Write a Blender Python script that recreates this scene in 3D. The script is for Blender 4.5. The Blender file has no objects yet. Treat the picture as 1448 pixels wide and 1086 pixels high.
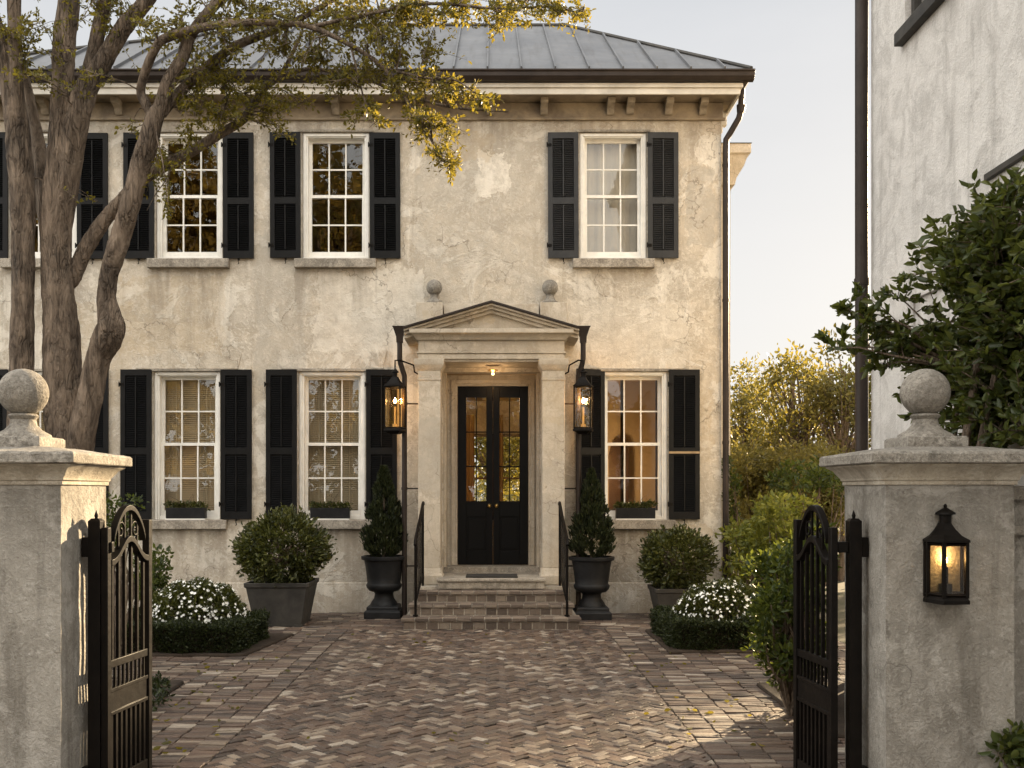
import bpy, math, random
import numpy as np
from mathutils import Vector, Matrix, noise as mnoise

random.seed(7); RNG = np.random.default_rng(7)
sc = bpy.context.scene
COL = sc.collection
F = 1408.0; VX = 697.0; HY = 695.0; CY = -14.08; CZ = 1.71
def at(px, py, d):
    return Vector(((px-VX)*d/F, CY+d, CZ-(py-HY)*d/F))
R = math.radians

# ------------------------------------------------------------------ materials
MATS = {}
class NT:
    def __init__(s, name):
        m = bpy.data.materials.new(name); m.use_nodes = True
        s.m = m; s.t = m.node_tree; s.t.nodes.clear(); MATS[name] = m
        s.out = s.n('ShaderNodeOutputMaterial')
    def n(s, ty, **kw):
        x = s.t.nodes.new(ty)
        for k, v in kw.items():
            if k in ('inp',):
                for a, b in v.items(): x.inputs[a].default_value = b
            else: setattr(x, k, v)
        return x
    def l(s, a, b): s.t.links.new(a, b)
    def coord(s, scale=(1,1,1), rot=(0,0,0), kind='Object'):
        c = s.n('ShaderNodeTexCoord'); mp = s.n('ShaderNodeMapping')
        mp.inputs['Scale'].default_value = scale; mp.inputs['Rotation'].default_value = rot
        s.l(c.outputs[kind], mp.inputs['Vector']); return mp.outputs[0]
    def noise(s, vec, scale, detail=6, rough=.6, dist=0):
        x = s.n('ShaderNodeTexNoise'); x.inputs['Scale'].default_value = scale
        x.inputs['Detail'].default_value = detail; x.inputs['Roughness'].default_value = rough
        x.inputs['Distortion'].default_value = dist; s.l(vec, x.inputs['Vector']); return x.outputs['Fac']
    def ramp(s, fac, stops, interp='LINEAR'):
        x = s.n('ShaderNodeValToRGB'); cr = x.color_ramp; cr.interpolation = interp
        while len(cr.elements) < len(stops): cr.elements.new(.5)
        for e, (p, c) in zip(cr.elements, stops):
            e.position = p; e.color = (c, c, c, 1) if not isinstance(c, tuple) else (*c, 1)
        s.l(fac, x.inputs[0]); return x.outputs[0]
    def mix(s, fac, a, b, mode='MIX'):
        x = s.n('ShaderNodeMix', data_type='RGBA', blend_type=mode)
        for sock, v in ((x.inputs[0], fac), (x.inputs[6], a), (x.inputs[7], b)):
            if isinstance(v, (int, float)): sock.default_value = v
            elif isinstance(v, tuple): sock.default_value = (*v, 1)
            else: s.l(v, sock)
        return x.outputs[2]
    def math(s, op, a, b=0.0):
        x = s.n('ShaderNodeMath', operation=op)
        for i, v in enumerate((a, b)):
            if isinstance(v, (int, float)): x.inputs[i].default_value = v
            else: s.l(v, x.inputs[i])
        return x.outputs[0]
    def bump(s, h, strength=.3, dist=.02, normal=None):
        x = s.n('ShaderNodeBump'); x.inputs['Strength'].default_value = strength
        x.inputs['Distance'].default_value = dist; s.l(h, x.inputs['Height'])
        if normal is not None: s.l(normal, x.inputs['Normal'])
        return x.outputs[0]
    def bsdf(s, color, rough=.8, metal=0, normal=None, spec=.5):
        b = s.n('ShaderNodeBsdfPrincipled')
        for k, v in (('Base Color', color), ('Roughness', rough)):
            if isinstance(v, tuple): b.inputs[k].default_value = (*v, 1)
            elif isinstance(v, (int, float)): b.inputs[k].default_value = v
            else: s.l(v, b.inputs[k])
        b.inputs['Metallic'].default_value = metal
        b.inputs['Specular IOR Level'].default_value = spec
        if normal is not None: s.l(normal, b.inputs['Normal'])
        return b
    def done(s, sh): s.l(sh.outputs[0] if hasattr(sh, 'outputs') else sh, s.out.inputs[0]); return s.m

def stucco(name, a, b, light, dark, seed=0., flake=.56, streak=.35, bumps=.5, fine=1.0, fs=1.0, speck=0., sills=(), bands=(), patches=(), cracks=0., fm=.6):
    t = NT(name)
    v = t.coord()
    off = t.n('ShaderNodeVectorMath', operation='ADD'); off.inputs[1].default_value = (seed, seed*1.7, seed*.6)
    t.l(v, off.inputs[0]); v = off.outputs[0]
    big = t.noise(v, .55, 7, .62, .6)
    c = t.mix(t.ramp(big, [(.36, 0.), (.64, 1.)]), a, b)
    med = t.noise(v, 2.3, 9, .68, 1.2)
    c = t.mix(t.math('MULTIPLY', t.ramp(med, [(.45, 0.), (.7, 1.)]), .55), c, dark)
    # flaked limewash: sharp-edged pale patches
    fl = t.noise(v, 1.15, 10, .7, .9)
    flm = t.ramp(fl, [(flake, 0.), (flake+.035, 1.)])
    c = t.mix(t.math('MULTIPLY', flm, fm), c, light)
    f2 = t.noise(v, 3.4, 10, .72, .5)
    c = t.mix(t.math('MULTIPLY', t.ramp(f2, [(.565, 0.), (.59, 1.)]), fm*.75), c, light)
    o2 = t.n('ShaderNodeVectorMath', operation='ADD'); o2.inputs[1].default_value = (13.1, 4.2, 8.8); t.l(v, o2.inputs[0])
    f3 = t.noise(o2.outputs[0], 1.9, 10, .72, .8)
    grey = tuple(.45*q+.55*p for q, p in zip(b, dark))
    c = t.mix(t.math('MULTIPLY', t.ramp(f3, [(.545, 0.), (.60, 1.)]), fm*.8), c, grey)
    # trowel flecks
    tw = t.noise(v, 13*fs, 5, .65, 1.5)
    c = t.mix(t.math('MULTIPLY', t.ramp(tw, [(.52, 0.), (.6, 1.)]), .30*fine), c, light)
    tw2 = t.noise(v, 19*fs, 5, .7, 1.3)
    c = t.mix(t.math('MULTIPLY', t.ramp(tw2, [(.58, 0.), (.66, 1.)]), .34*fine), c, dark)
    # vertical rain streaks
    mp = t.n('ShaderNodeMapping'); mp.inputs['Scale'].default_value = (5, 5, .35); t.l(v, mp.inputs['Vector'])
    st = t.noise(mp.outputs[0], 1.0, 8, .65, .4)
    c = t.mix(t.math('MULTIPLY', t.ramp(st, [(.52, 0.), (.72, 1.)]), streak), c, dark)
    if speck:
        sp = t.noise(v, 55, 6, .75)
        c = t.mix(t.math('MULTIPLY', t.ramp(sp, [(.48, 0.), (.62, 1.)]), speck), c, dark)
        sp2 = t.noise(v, 4.5, 6, .7, .8)
        c = t.mix(t.math('MULTIPLY', t.ramp(sp2, [(.5, 0.), (.66, 1.)]), speck), c, dark)
    # pits
    pit = t.noise(v, 45, 2, .5)
    c = t.mix(t.math('MULTIPLY', t.ramp(pit, [(.66, 0.), (.72, 1.)]), .35), c, dark)
    if sills or bands or patches:
        raw = t.coord(); sx = t.n('ShaderNodeSeparateXYZ'); t.l(raw, sx.inputs[0])
        nz = t.noise(v, 2.6, 6, .65); nz2 = t.noise(v, 3.7, 6, .65, .3)
        xx = t.math('ADD', sx.outputs['X'], t.math('MULTIPLY', t.math('SUBTRACT', nz, .5), .55))
        zz = t.math('ADD', sx.outputs['Z'], t.math('MULTIPLY', t.math('SUBTRACT', nz2, .5), .55))
        mp2 = t.n('ShaderNodeMapping'); mp2.inputs['Scale'].default_value = (4.6, 4.6, .55); t.l(v, mp2.inputs['Vector'])
        drip = t.ramp(t.noise(mp2.outputs[0], 1.0, 7, .6, .5), [(.40, 0.), (.66, 1.)])
        def mr(val, a, b):
            m_ = t.n('ShaderNodeMapRange'); m_.inputs['From Min'].default_value = a; m_.inputs['From Max'].default_value = b
            t.l(val, m_.inputs['Value']); return m_.outputs[0]
        for (cx, cz, hw, hh, col, k) in patches:
            m_ = t.math('MULTIPLY', t.math('COMPARE', xx, cx), t.math('COMPARE', zz, cz))
            for nd in (m_.node.inputs[0].links[0].from_node, m_.node.inputs[1].links[0].from_node): pass
            m_.node.inputs[0].links[0].from_node.inputs[2].default_value = hw; m_.node.inputs[1].links[0].from_node.inputs[2].default_value = hh
            c = t.mix(t.math('MULTIPLY', t.math('MULTIPLY', m_, k), t.ramp(t.noise(v, 7, 6, .7), [(.36, .25), (.56, 1.)])), c, col)
        for (cx, zs, hw, ln, k) in sills:
            cm = t.math('COMPARE', t.math('ADD', sx.outputs['X'], t.math('MULTIPLY', t.math('SUBTRACT', nz, .5), .12)), cx); cm.node.inputs[2].default_value = hw
            m_ = t.math('MULTIPLY', cm, t.math('MULTIPLY', mr(sx.outputs['Z'], zs-ln, zs), t.math('LESS_THAN', sx.outputs['Z'], zs)))
            c = t.mix(t.math('MULTIPLY', t.math('MULTIPLY', m_, drip), k), c, tuple(q*.75 for q in dark))
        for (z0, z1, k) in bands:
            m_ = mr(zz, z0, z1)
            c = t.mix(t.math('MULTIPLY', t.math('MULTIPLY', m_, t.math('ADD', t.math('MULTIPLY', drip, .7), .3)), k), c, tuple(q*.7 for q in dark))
    if cracks:
        vo = t.n('ShaderNodeTexVoronoi', feature='DISTANCE_TO_EDGE'); vo.inputs['Scale'].default_value = .8
        dv = t.n('ShaderNodeVectorMath', operation='ADD'); t.l(v, dv.inputs[0])
        nv = t.n('ShaderNodeTexNoise'); nv.inputs['Scale'].default_value = 3.0; nv.inputs['Detail'].default_value = 6; t.l(v, nv.inputs['Vector'])
        sv = t.n('ShaderNodeVectorMath', operation='SCALE'); sv.inputs[3].default_value = .9; t.l(nv.outputs['Color'], sv.inputs[0]); t.l(sv.outputs[0], dv.inputs[1])
        t.l(dv.outputs[0], vo.inputs['Vector'])
        ck = t.math('MULTIPLY', t.ramp(vo.outputs['Distance'], [(.0, 1.), (.010, 0.)]), t.ramp(t.noise(v, .9, 3, .5), [(.46, 0.), (.56, 1.)]))
        c = t.mix(t.math('MULTIPLY', ck, cracks), c, tuple(q*.5 for q in dark))
    h = t.math('ADD', t.math('MULTIPLY', tw, .6), t.math('MULTIPLY', t.noise(v, 60, 3, .6), .35))
    h = t.math('ADD', h, t.math('MULTIPLY', flm, .25))
    h = t.math('ADD', h, t.math('MULTIPLY', t.noise(v, 3.0, 4, .5), .8))
    return t.done(t.bsdf(c, .88, 0, t.bump(h, bumps, .03), .25))

def plain(name, col, rough=.5, metal=0, var=.25, scale=6, bump=.05, col2=None, spec=.5, bscale=40):
    t = NT(name); v = t.coord()
    n = t.noise(v, scale, 8, .65, .4)
    c2 = col2 if col2 else tuple(x*(1-var) for x in col)
    c = t.mix(t.ramp(n, [(.35, 0.), (.68, 1.)]), col, c2)
    rr = t.math('ADD', t.math('MULTIPLY', t.noise(v, scale*2.3, 5, .6), .3), rough-.15)
    return t.done(t.bsdf(c, rr, metal, t.bump(t.noise(v, bscale, 4, .6), bump, .01), spec))

def leaf_mat(name, c1, c2, c3, trans=.4, rough=.45, spec=.35):
    t = NT(name)
    g = t.n('ShaderNodeNewGeometry')
    c = t.ramp(g.outputs['Random Per Island'], [(0., c1), (.55, c2), (1., c3)])
    b = t.bsdf(c, rough, 0, None, spec)
    tr = t.n('ShaderNodeBsdfTranslucent')
    t.l(t.mix(.35, c, (min(1, c3[0]*2.2), min(1, c3[1]*2.0), c3[2])), tr.inputs[0])
    ms = t.n('ShaderNodeMixShader'); ms.inputs[0].default_value = trans
    t.l(b.outputs[0], ms.inputs[1]); t.l(tr.outputs[0], ms.inputs[2])
    return t.done(ms)

def glass_mat(name, tint=(1,1,1), refl=.1, wav=.06):
    t = NT(name); v = t.coord()
    tr = t.n('ShaderNodeBsdfTransparent'); tr.inputs[0].default_value = (*tint, 1)
    gl = t.n('ShaderNodeBsdfGlossy'); gl.inputs['Roughness'].default_value = .01
    nb = t.bump(t.noise(v, 3.5, 2, .5), wav, .03); t.l(nb, gl.inputs['Normal'])
    fr = t.n('ShaderNodeLayerWeight'); fr.inputs[0].default_value = .25
    f = t.math('ADD', t.math('MULTIPLY', fr.outputs['Fresnel'], .45), refl)
    ms = t.n('ShaderNodeMixShader'); t.l(f, ms.inputs[0])
    t.l(tr.outputs[0], ms.inputs[1]); t.l(gl.outputs[0], ms.inputs[2])
    return t.done(ms)

def emit(name, col, strength):
    t = NT(name); e = t.n('ShaderNodeEmission'); e.inputs[0].default_value = (*col, 1); e.inputs[1].default_value = strength
    return t.done(e)

_L = (.72,.665,.575); _G = (.40,.365,.31); _T = (.47,.365,.23)
M_WALL = stucco('limewash_stucco', (.57,.492,.385), (.475,.432,.365), (.715,.665,.58), (.265,.22,.165), 0., .535, .5, .65, 1.4,
    sills=[(-6.35,4.86,.6,1.3,.6),(-4.29,4.86,.58,1.6,.75),(-2.22,4.86,.58,1.0,.6),(1.70,4.86,.58,.8,.5),(-4.325,1.18,.56,.7,.8),(-2.275,1.18,.58,.7,.8),(1.995,1.18,.5,.7,.8)],
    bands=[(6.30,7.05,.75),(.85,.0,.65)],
    patches=[(-.15,5.2,.95,1.5,_G,.5),(2.95,5.75,.2,.55,_G,.75),(3.03,6.55,.16,.2,_L,.9),(.0,6.2,.20,.30,_L,.95),(-1.75,4.25,.75,.6,_L,.6),(-3.0,4.3,.35,1.1,_G,.55),(-4.6,4.2,.8,.55,_T,.35),(1.9,3.9,.9,.5,_L,.35),(2.85,2.6,.25,.5,_T,.4),(-1.55,2.0,.3,.9,_L,.4),(-5.6,3.6,.5,.8,_T,.3),(2.6,.9,.5,.3,_T,.5),(-.5,6.6,.5,.2,_T,.4)], cracks=.7, fm=.65)
M_TRIM = stucco('painted_stone', (.565,.495,.395), (.475,.42,.34), (.66,.60,.51), (.27,.22,.16), 3.1, .58, .42, .3, .7, 1.2, .16, bands=[(.95,.45,.5)],
    patches=[(-.86,2.2,.2,.5,_G,.5),(.83,1.5,.2,.6,_G,.5),(.1,3.75,.5,.08,_G,.5),(-.5,4.1,.5,.1,_T,.4),(.85,2.9,.2,.3,_T,.35)], cracks=.6)
M_MOULD = stucco('cap_moulding', (.44,.39,.31), (.34,.305,.245), (.50,.46,.39), (.12,.10,.078), 6.1, .58, .5, .35, .8, 2.0, .22)
M_PIER = stucco('pier_stucco', (.325,.305,.268), (.25,.234,.205), (.44,.42,.38), (.095,.083,.068), 7.3, .545, .75, .6, 1.1, 2.0, .16,
    bands=[(1.15,1.80,.55),(.55,.0,.6)], patches=[(2.35,1.35,.12,.5,(.16,.145,.125),.7),(2.62,.9,.09,.9,(.17,.155,.13),.6),(2.25,.7,.12,.5,(.47,.45,.41),.5),(-2.75,.7,.3,.5,(.48,.46,.42),.7),(-2.5,1.2,.25,.25,(.18,.165,.14),.6)], cracks=.5)
M_NEIGH = stucco('white_stucco', (.64,.62,.592), (.56,.545,.52), (.69,.67,.64), (.24,.225,.208), 11.7, .62, .6, .55, .5, 1.6)
M_STONE = stucco('weathered_stone', (.31,.285,.245), (.225,.205,.175), (.43,.40,.35), (.065,.057,.047), 5.0, .60, .3, .7, 1., 2.5, .55)
M_SILL = stucco('sill_stone', (.44,.39,.32), (.29,.26,.215), (.55,.5,.42), (.08,.068,.056), 9.4, .60, .5, .4, 1., 1.5, .5)
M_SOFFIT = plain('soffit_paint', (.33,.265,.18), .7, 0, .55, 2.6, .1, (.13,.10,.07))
M_WHITE = plain('window_paint', (.80,.775,.715), .5, 0, .18, 5, .06)
M_FASCIA = plain('fascia_paint', (.64,.60,.525), .6, 0, .3, 3, .08)
M_SHUT = plain('shutter_black', (.0060,.0063,.0066), .42, 0, .35, 5, .05, (.010,.010,.0105), .15)
M_DOOR = plain('door_black', (.0040,.0040,.0043), .40, 0, .3, 4, .04, None, .14)
M_IRON = plain('wrought_iron', (.0038,.0031,.0027), .45, 0., .4, 9, .12, (.0085,.0066,.0052), .09)
M_BROWN = plain('copper_brown', (.020,.0145,.012), .45, .15, .4, 3, .06, (.038,.028,.023), .25)
M_URN = plain('urn_black', (.011,.0115,.0125), .5, 0, .3, 8, .1, (.020,.020,.021), .18)
M_LEAD = plain('lead_grey', (.030,.0285,.026), .6, 0., .4, 4, .1, (.062,.057,.050), .25)
M_BRASS = plain('brass', (.55,.36,.12), .3, .9, .2, 10, .02)
M_SOIL = plain('soil', (.024,.017,.012), .95, 0, .5, 14, .9, (.045,.033,.024), .2, 30)
M_SAND = plain('joint_sand', (.028,.023,.018), .95, 0, .4, 20, .5)
M_GROUND = plain('ground_earth', (.06,.06,.035), .95, 0, .5, 1.2, .4, (.10,.085,.06), .2, 8)
M_MAT = plain('coir_mat', (.02,.018,.015), .95, 0, .3, 30, .6)
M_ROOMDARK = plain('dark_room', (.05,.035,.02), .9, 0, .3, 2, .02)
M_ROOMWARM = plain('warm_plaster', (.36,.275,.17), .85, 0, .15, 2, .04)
M_WOOD = plain('dark_wood', (.06,.03,.015), .45, 0, .4, 5, .05)
M_CURT = plain('curtain_cloth', (.55,.38,.2), .9, 0, .2, 3, .1)
M_SHEER = plain('sheer_shade', (.50,.46,.40), .9, 0, .12, 1.5, .03)
M_BLIND = plain('blind_slat', (.40,.33,.22), .6, 0, .15, 2, .02)
M_BRASSBAR = plain('worn_wood', (.36,.25,.13), .6, 0, .4, 8, .1)
M_FLOWER = plain('white_petal', (.80,.80,.74), .6, 0, .06, 3, .02)
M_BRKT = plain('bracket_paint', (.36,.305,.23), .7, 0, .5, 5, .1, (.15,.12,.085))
M_GLASS = glass_mat('window_glass', (.93,.93,.90), .065, .05)
M_LGLASS = glass_mat('lantern_glass', (.98,.86,.62), .05, .15)
M_BULB = emit('bulb_glow', (1, .62, .25), 26)
M_FLAME = emit('porch_bulb', (1, .66, .3), 1.4)
M_TUBE = plain('candle_tube', (.6,.42,.22), .6, 0, .1, 5, .02)

def roof_mat():
    t = NT('roof_metal'); v = t.coord()
    n = t.noise(v, 1.4, 8, .65, .5); n2 = t.noise(v, 7, 6, .65, .5)
    mp = t.n('ShaderNodeMapping'); mp.inputs['Scale'].default_value = (6, .6, .6); t.l(v, mp.inputs['Vector'])
    n3 = t.noise(mp.outputs[0], 1.5, 6, .6)
    c = t.mix(t.ramp(n, [(.3, 0.), (.7, 1.)]), (.095,.099,.108), (.150,.153,.160))
    c = t.mix(t.math('MULTIPLY', t.ramp(n2, [(.5, 0.), (.72, 1.)]), .4), c, (.20,.197,.193))
    c = t.mix(t.math('MULTIPLY', t.ramp(n3, [(.5, 0.), (.7, 1.)]), .45), c, (.065,.062,.06))
    return t.done(t.bsdf(c, t.math('ADD', t.math('MULTIPLY', n2, .3), .42), .25, t.bump(t.noise(v, 2.2, 3, .5), .18, .03)))
M_ROOF = roof_mat()

def brick_mat(name, stops, rough=.55, bscale=38):
    t = NT(name); v = t.coord(); g = t.n('ShaderNodeNewGeometry')
    c = t.ramp(g.outputs['Random Per Island'], stops)
    n = t.noise(v, 22, 7, .7, .6)
    c = t.mix(t.math('MULTIPLY', t.ramp(n, [(.42, 0.), (.7, 1.)]), .45), c, (.055,.042,.033))
    n2 = t.noise(v, 60, 5, .7)
    c = t.mix(t.math('MULTIPLY', t.ramp(n2, [(.56, 0.), (.7, 1.)]), .4), c, (.30,.265,.21))
    big = t.noise(v, .7, 5, .6, .5)
    c = t.mix(t.math('MULTIPLY', t.ramp(big, [(.42, 0.), (.68, 1.)]), .38), c, (.06,.046,.036))
    h = t.math('ADD', t.noise(v, bscale, 6, .65), t.math('MULTIPLY', t.noise(v, 9, 3, .5), .8))
    return t.done(t.bsdf(c, t.math('ADD', t.math('MULTIPLY', n, .35), rough-.17), 0, t.bump(h, .55, .012), .5))
BR = [(0., (.026,.017,.013)), (.20, (.052,.032,.023)), (.40, (.090,.055,.038)), (.58, (.125,.080,.055)), (.70, (.074,.058,.048)), (.83, (.175,.126,.090)), (.94, (.26,.208,.155)), (1., (.37,.32,.26))]
M_BRICK = brick_mat('paving_brick', BR, .50)
M_STEP = brick_mat('step_brick', [(0., (.055,.038,.028)), (.5, (.125,.09,.066)), (1., (.26,.21,.16))], .7)

def bark_mat():
    t = NT('bark'); v = t.coord((1,1,.24))
    n = t.noise(v, 9, 9, .7, 1.2); n2 = t.noise(v, 26, 6, .7, .8); b = t.noise(t.coord(), 1.6, 5, .6)
    c = t.mix(t.ramp(n, [(.32, 0.), (.62, 1.)]), (.038,.027,.019), (.27,.205,.15))
    c = t.mix(t.math('MULTIPLY', t.ramp(b, [(.52, 0.), (.66, 1.)]), .6), c, (.05,.039,.03))
    cr_ = t.n('ShaderNodeTexVoronoi', feature='DISTANCE_TO_EDGE'); cr_.inputs['Scale'].default_value = 21
    nv_ = t.n('ShaderNodeVectorMath', operation='ADD'); nn_ = t.n('ShaderNodeTexNoise'); nn_.inputs['Scale'].default_value = 6; nn_.inputs['Detail'].default_value = 5; t.l(v, nn_.inputs['Vector'])
    ss_ = t.n('ShaderNodeVectorMath', operation='SCALE'); ss_.inputs[3].default_value = .22; t.l(nn_.outputs['Color'], ss_.inputs[0]); t.l(v, nv_.inputs[0]); t.l(ss_.outputs[0], nv_.inputs[1]); t.l(nv_.outputs[0], cr_.inputs['Vector'])
    fiss = t.math('MULTIPLY', t.ramp(cr_.outputs['Distance'], [(.0, 1.), (.13, 0.)]), t.ramp(t.noise(t.coord(), 3.2, 5, .65), [(.40, .12), (.62, 1.)]))
    c = t.mix(t.math('MULTIPLY', fiss, .55), c, (.032,.024,.018))
    c = t.mix(t.math('MULTIPLY', t.ramp(n2, [(.55, 0.), (.7, 1.)]), .4), c, (.29,.235,.18))
    h = t.math('SUBTRACT', t.math('ADD', n, t.math('MULTIPLY', n2, .5)), t.math('MULTIPLY', fiss, .45))
    return t.done(t.bsdf(c, .85, 0, t.bump(h, 1.0, .05), .2))
M_BARK = bark_mat()

L_TREE = leaf_mat('tree_leaf', (.040,.044,.012), (.090,.087,.018), (.235,.192,.028), .5)
L_DARK = leaf_mat('glossy_leaf', (.026,.038,.011), (.052,.072,.018), (.115,.13,.03), .4, .38, .4)
L_BOX = leaf_mat('topiary_leaf', (.022,.029,.008), (.048,.056,.014), (.120,.125,.034), .25, .4, .4)
L_HEDGE = leaf_mat('hedge_leaf', (.010,.015,.005), (.020,.028,.008), (.042,.052,.014), .2, .5, .3)
L_CON = leaf_mat('conifer_leaf', (.010,.014,.006), (.020,.027,.010), (.044,.052,.018), .15, .5, .3)
L_FLW = leaf_mat('flower_leaf', (.026,.034,.008), (.05,.060,.014), (.10,.105,.026), .3)
L_OLIVE = leaf_mat('olive_leaf', (.075,.070,.026), (.125,.115,.038), (.21,.18,.05), .5)
L_GOLD = leaf_mat('golden_leaf', (.062,.064,.018), (.115,.108,.026), (.205,.172,.036), .5)
L_STREET = leaf_mat('street_tree_leaf', (.14,.105,.03), (.24,.17,.04), (.42,.29,.06), .3)
L_LIME = leaf_mat('lime_leaf', (.060,.080,.016), (.125,.145,.026), (.27,.27,.055), .5)
L_MID = leaf_mat('green_leaf', (.017,.032,.008), (.042,.064,.014), (.115,.135,.025), .45)

# ------------------------------------------------------------------ mesh builder
ORG = {}
class MB:
    def __init__(s): s.v = []; s.f = []
    def add(s, vs, fs):
        o = len(s.v); s.v += [tuple(p) for p in vs]; s.f += [tuple(i+o for i in f) for f in fs]
    def box(s, x0, x1, y0, y1, z0, z1, m=None):
        vs = [Vector(p) for p in ((x0,y0,z0),(x1,y0,z0),(x1,y1,z0),(x0,y1,z0),(x0,y0,z1),(x1,y0,z1),(x1,y1,z1),(x0,y1,z1))]
        if m is not None: vs = [m @ p for p in vs]
        s.add(vs, [(0,3,2,1),(4,5,6,7),(0,1,5,4),(1,2,6,5),(2,3,7,6),(3,0,4,7)])
    def prism(s, poly, axis, a, b):
        """poly: list of 2-D pts; axis 'x': (y,z), 'y': (x,z), 'z': (x,y)"""
        def P(p, t): return {'x': (t,p[0],p[1]), 'y': (p[0],t,p[1]), 'z': (p[0],p[1],t)}[axis]
        n = len(poly); vs = [P(p,a) for p in poly]+[P(p,b) for p in poly]
        s.add(vs, [tuple(range(n))[::-1], tuple(range(n,2*n))]+[(i,(i+1)%n,n+(i+1)%n,n+i) for i in range(n)])
    def loft(s, rings, cap=True):
        n = len(rings[0]); vs = [p for r in rings for p in r]; fs = []
        for k in range(len(rings)-1):
            for i in range(n): fs.append((k*n+i, k*n+(i+1)%n, (k+1)*n+(i+1)%n, (k+1)*n+i))
        if cap: fs.append(tuple(range(n))[::-1]); fs.append(tuple((len(rings)-1)*n+i for i in range(n)))
        s.add(vs, fs)
    def lathe(s, prof, c, seg=24, cap=True):
        s.loft([[(c[0]+r*math.cos(2*math.pi*i/seg), c[1]+r*math.sin(2*math.pi*i/seg), c[2]+z) for i in range(seg)] for r, z in prof], cap)
    def square(s, prof, c, rot=0):
        """stack of squares: (half, z)"""
        r = []
        for h, z in prof:
            hx, hy = (h if isinstance(h, tuple) else (h, h))
            r.append([(c[0]+math.cos(rot)*a*hx-math.sin(rot)*b*hy, c[1]+math.sin(rot)*a*hx+math.cos(rot)*b*hy, c[2]+z) for a, b in ((-1,-1),(1,-1),(1,1),(-1,1))])
        s.loft(r)
    def tube(s, pts, rad, seg=8, wob=0.):
        pts = [Vector(p) for p in pts]; n = len(pts)
        if not hasattr(rad, '__len__'): rad = [rad]*n
        rings = []; up = None
        for i, p in enumerate(pts):
            t = (pts[min(i+1,n-1)]-pts[max(i-1,0)]).normalized()
            if up is None:
                up = Vector((0,0,1)) if abs(t.z) < .9 else Vector((1,0,0))
            a = t.cross(up).normalized(); b = a.cross(t).normalized(); up = b
            ring = []
            for k in range(seg):
                an = 2*math.pi*k/seg; rr = rad[i]
                d = a*math.cos(an)+b*math.sin(an)
                if wob: 
                    q = p+d*rr
                    rr *= 1+wob*.55*mnoise.noise(Vector((q.x*7,q.y*7,q.z*2.4)))+wob*.6*mnoise.noise(q*2.1)+wob*.55*mnoise.noise(Vector((q.x*24,q.y*24,q.z*5)))+wob*.35*mnoise.noise(Vector((q.x*55,q.y*55,q.z*14)))
                ring.append(p+d*rr)
            rings.append(ring)
        s.loft(rings)
    def sphere(s, c, r, seg=20, rings=12, sc=(1,1,1)):
        rg = []
        for j in range(1, rings):
            th = math.pi*j/rings
            rg.append([(c[0]+r*sc[0]*math.sin(th)*math.cos(2*math.pi*i/seg), c[1]+r*sc[1]*math.sin(th)*math.sin(2*math.pi*i/seg), c[2]-r*sc[2]*math.cos(th)) for i in range(seg)])
        s.loft(rg)
    def build(s, name, mat, parent=None, smooth=False, bevel=0, origin=None, seg=2):
        if parent is not None: org = ORG[parent.name]
        elif origin is not None: org = Vector(origin)
        else:
            a = np.array(s.v); org = Vector(((a[:,0].min()+a[:,0].max())/2, (a[:,1].min()+a[:,1].max())/2, a[:,2].min()))
        me = bpy.data.meshes.new(name)
        me.from_pydata([tuple(Vector(p)-org) for p in s.v], [], s.f); me.update()
        return link(name, me, mat, parent, org, smooth, bevel, seg)
def link(name, me, mat, parent, org, smooth=False, bevel=0, seg=2):
    me.materials.append(mat)
    if smooth: me.shade_smooth()
    o = bpy.data.objects.new(name, me); COL.objects.link(o)
    if parent is not None: o.parent = parent
    else: o.location = org
    ORG[o.name] = org
    if bevel:
        b = o.modifiers.new('bevel', 'BEVEL'); b.width = bevel; b.segments = seg; b.limit_method = 'ANGLE'; b.angle_limit = R(40)
        if not smooth: me.shade_smooth()
        try: me.set_sharp_from_angle(angle=R(35))
        except Exception: pass
    elif smooth:
        try: me.set_sharp_from_angle(angle=R(50))
        except Exception: pass
    return o
def tag(o, label=None, cat=None, group=None, kind=None):
    if label: o['label'] = label
    if cat: o['category'] = cat
    if group: o['group'] = group
    if kind: o['kind'] = kind
    return o
def thing(name, label, cat, loc=(0,0,0), rz=0, group=None):
    o = bpy.data.objects.new(name, None); COL.objects.link(o); o.empty_display_size = .2
    o.location = loc; o.rotation_euler = (0,0,rz); ORG[o.name] = Vector(loc) if not rz else Vector((0,0,0))
    return tag(o, label, cat, group)
def copy_tree(o, parent=None, loc=None):
    c = o.copy(); COL.objects.link(c)
    ORG[c.name] = ORG.get(o.name, Vector())
    if parent is not None: c.parent = parent
    if loc is not None: c.location = loc
    for ch in list(o.children):
        copy_tree(ch, c)
    return c

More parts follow.
